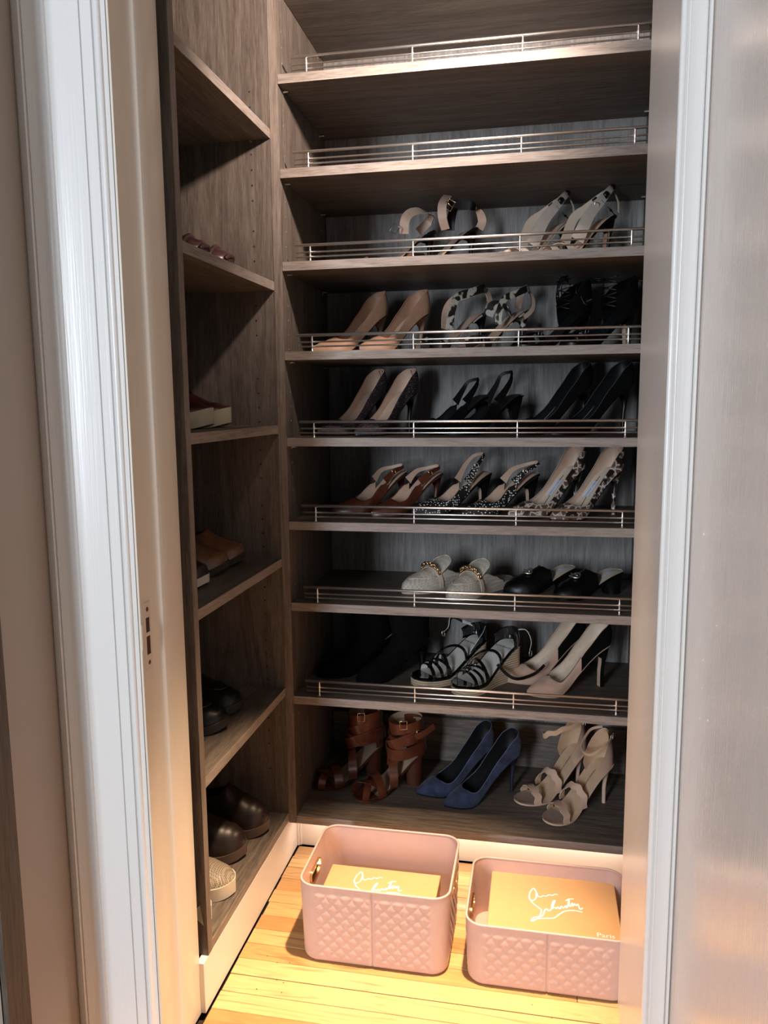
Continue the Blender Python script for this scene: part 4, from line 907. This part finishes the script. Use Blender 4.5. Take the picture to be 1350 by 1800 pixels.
def basket(cx, cy, hx, hy, h, label):
    root = empty('storage_basket', (cx, cy, 0.0005)); tag(root, label, 'basket', 'pink quilted baskets on the floor')
    n = 560; m = max(30, int(h/0.0026)); R, per = rr_pts(hx, hy, 0.034, n); wt = 0.0032; T = 0.0262
    def taper(z): return 0.968+0.032*(z/h)
    def inhole(x, y, nx, z): return abs(nx) > 0.98 and hole(y, z) < 0
    zc, hl, hr = h-0.040, 0.034, 0.0125
    def hole(y, z):
        dy = max(0, abs(y)-(hl-hr)); return sqrt(dy*dy+(z-zc)**2)-hr
    def outer(i, z):
        x, y, nx, ny = R[i]; s = per*(i+0.5)/n; k = taper(z); d = 0.0
        zz = min(1, max(0, (z-0.010)/0.006))*min(1, max(0, (h-0.014-z)/0.006))
        if abs(ny) > 0.98: coordx = x; edge = min(1, max(0, (hx-0.032-abs(x))/0.008)); seam = 1 if abs(x) < 0.0009 else 0; edge *= min(1, max(0, (abs(x)-0.004)/0.004))
        elif abs(nx) > 0.98: coordx = y; edge = min(1, max(0, (hy-0.032-abs(y))/0.008)); seam = 0; edge *= min(1, max(0, (hole(y, z)-0.006)/0.004))
        else: coordx = 0; edge = 0; seam = 0
        a = (coordx+z*1.0)/T; b = (coordx-z*1.0)/T
        fa = abs((a % 1)-0.5)*2; fb = abs((b % 1)-0.5)*2
        q = 1-max(fa, fb)**2.6
        d = 0.0017*q*edge*zz-0.0040*seam
        bulge = 0.0; rb = max(0, (0.010-z)/0.010); d -= 0.006*rb*rb
        return Vector((x*k+nx*d, y*k+ny*d, z))
    zs = [h*j/m for j in range(m+1)]
    bm = bmesh.new(); V = [[bm.verts.new(outer(i, z)) for i in range(n)] for z in zs]
    for j in range(m):
        for i in range(n):
            x, y, nx, ny = R[i]
            if inhole(x, y, nx, (zs[j]+zs[j+1])/2): continue
            bm.faces.new([V[j][i], V[j][(i+1) % n], V[j+1][(i+1) % n], V[j+1][i]])
    link('basket_body', bm, PINK, root, smooth='all')
    zi = [0.004+(h-0.004)*j/40 for j in range(41)]
    bm = bmesh.new(); st = 2; idx = list(range(0, n, st)); V = [[bm.verts.new((R[i][0]*taper(z)-R[i][2]*wt, R[i][1]*taper(z)-R[i][3]*wt, z)) for i in idx] for z in zi]
    for j in range(40):
        for q in range(len(idx)):
            x, y, nx, ny = R[idx[q]]
            if inhole(x, y, nx, (zi[j]+zi[j+1])/2): continue
            bm.faces.new([V[j][q], V[j][(q+1) % len(idx)], V[j+1][(q+1) % len(idx)], V[j+1][q]])
    cap(bm, V[0]); link('basket_lining', bm, PINK, root, smooth=True)
    bm = bmesh.new(); pts = [Vector((R[i][0]-R[i][2]*wt/2, R[i][1]-R[i][3]*wt/2, h)) for i in range(0, n, 4)]
    tube(bm, pts, 0.0024, 8, closed=True); link('rim', bm, PINK, root, smooth='all')
    bm = bmesh.new(); bp = [outer(i, 0.0) for i in range(0, n, 4)]; cap(bm, [bm.verts.new(p) for p in bp]); link('base', bm, PINK, root)
    for s in (-1, 1):
        bm = bmesh.new(); ring = []
        for k in range(32):
            a = 2*pi*k/32; dy = hl-hr; yy = hr*cos(a)+(dy if cos(a) > 0 else -dy); zz = zc+hr*sin(a); ring.append((yy, zz))
        rows = []
        for off, gr in ((-wt-0.004, 0.0), (-wt-0.004, 0.0016), (0.0016, 0.0016), (0.0016, -0.0012), (-wt-0.004, -0.0012)):
            row = []
            for k, (yy, zz) in enumerate(ring):
                a = 2*pi*k/32; row.append((s*(hx*taper(zz)+off), yy+gr*cos(a), zz+gr*sin(a)))
            rows.append(row)
        grid(bm, rows, True); link('handle_grommet', bm, GOLD, root, smooth=True)
    return root
basket(0.276, -0.2230, 0.1510, 0.1140, 0.165, 'taller pink quilted plastic basket on the floor nearer the left unit')
basket(0.611, -0.2290, 0.1550, 0.1150, 0.127, 'lower pink quilted plastic basket on the floor beside the right door jamb')
KRAFT = plain('kraft_tan_card', (0.56, 0.33, 0.16), 0.6, var=0.02, bmp=0.0001)
SIG = [[(.1373, -.0805), (.1316, -.0803), (.1257, -.085), (.12, -.0836), (.1142, -.0895), (.1084, -.0893), (.1026, -.094), (.0969, -.0926)],
 [(.0969, -.0926), (.094, -.0799), (.088, -.0675), (.0809, -.0847), (.0804, -.104), (.0869, -.1087), (.0933, -.0992), (.094, -.0799)],
 [(.0819, -.1049), (.087, -.1169), (.0969, -.1278), (.104, -.1367), (.1018, -.1528), (.0956, -.1639), (.0888, -.1728), (.0847, -.1724), (.0901, -.1616), (.1053, -.1555), (.111, -.1355), (.1152, -.1313), (.1179, -.1365), (.1236, -.1298), (.1296, -.1091), (.1312, -.1006), (.1268, -.1073), (.1243, -.1285), (.1293, -.123), (.1335, -.1268), (.1364, -.1206), (.1405, -.1267), (.1435, -.117), (.1476, -.122), (.152, -.1143), (.1532, -.121), (.1562, -.1135), (.1592, -.0896), (.1591, -.113), (.1618, -.1137), (.1651, -.1027), (.166, -.1141), (.1699, -.1041), (.1725, -.1106), (.1763, -.1041), (.1785, -.1164), (.1811, -.1204), (.1848, -.1152)],
 [(.1525, -.0979), (.1599, -.0907), (.1685, -.0891)],
 [(.0847, -.1724), (.097, -.1647), (.1149, -.1604), (.1287, -.1568), (.1386, -.1439), (.1486, -.1331), (.1599, -.1277), (.1724, -.1265), (.1841, -.1289)]]
SIGM = plain('white_signature_ink', (0.93, 0.93, 0.92), 0.35, var=0.0)
def shoebox(x0, x1, y0, y1, z0, z1, label, sx, sy, paris=None):
    cx, cy = (x0+x1)/2, (y0+y1)/2; root = empty('shoe_box', (cx, cy, z0)); tag(root, label, 'box', 'tan shoe boxes in the baskets')
    bm = bmesh.new(); box(bm, x0-cx+0.002, x1-cx-0.002, y0-cy+0.002, y1-cy-0.002, 0, z1-z0-0.004, 0.001); link('box_body', bm, KRAFT, root)
    bm = bmesh.new(); box(bm, x0-cx, x1-cx, y0-cy, y1-cy, z1-z0-0.030, z1-z0, 0.0012); lid = link('lid', bm, KRAFT, root)
    bm = bmesh.new(); zt = z1-z0+0.0004
    for st in SIG:
        q = catmull([(sx+a-cx, sy+b-cy, zt) for a, b in st], 4)
        tube(bm, q, 0.0016, 6)
    for v in bm.verts: v.co.z = zt+(v.co.z-zt)*0.2
    link('signature_lettering', bm, SIGM, lid)
    if paris:
        link('city_lettering', text_mesh('Paris', 0.017, lambda a, b: Vector((paris[0]-cx+a*1.05, paris[1]-cy+b, zt+0.0003))), SIGM, lid)
shoebox(0.148, 0.388, -0.322, -0.147, 0.0052, 0.094, 'tan shoe box with white script lettering lying in the taller left basket', 0.217-0.088, -0.166+0.0675)
shoebox(0.496, 0.750, -0.330, -0.100, 0.0052, 0.098, 'tan shoe box with white script lettering and a city name in the lower right basket', 0.496, -0.097, (0.720, -0.290))

# paper tag poking out between jamb and left unit
bm = bmesh.new(); vs = [bm.verts.new(p) for p in [(-0.030, -0.4795, 0.180), (-0.006, -0.4800, 0.160), (-0.012, -0.4795, 0.200)]]; bm.faces.new(vs); bmesh.ops.solidify(bm, geom=bm.faces[:], thickness=0.0006)
tag(link('paper_tag', bm, plain('paper_tag_white', (0.7, 0.66, 0.58), 0.7)), 'small folded paper tag sticking out beside the left door jamb near the floor', 'tag')

# pendant bulb above the doorway inside the closet
pl = empty('pendant_lamp', (LAMP[0], LAMP[1], 2.42)); tag(pl, 'small closet pendant lamp above the doorway', 'lamp')
bm = bmesh.new(); tube(bm, [(0, 0, 0), (0, 0, -0.40)], 0.003, 8); link('cord', bm, WHT, pl)
bm = bmesh.new(); tube(bm, [(0, 0, -0.40), (0, 0, -0.445)], 0.018, 14); link('socket', bm, WHT, pl)
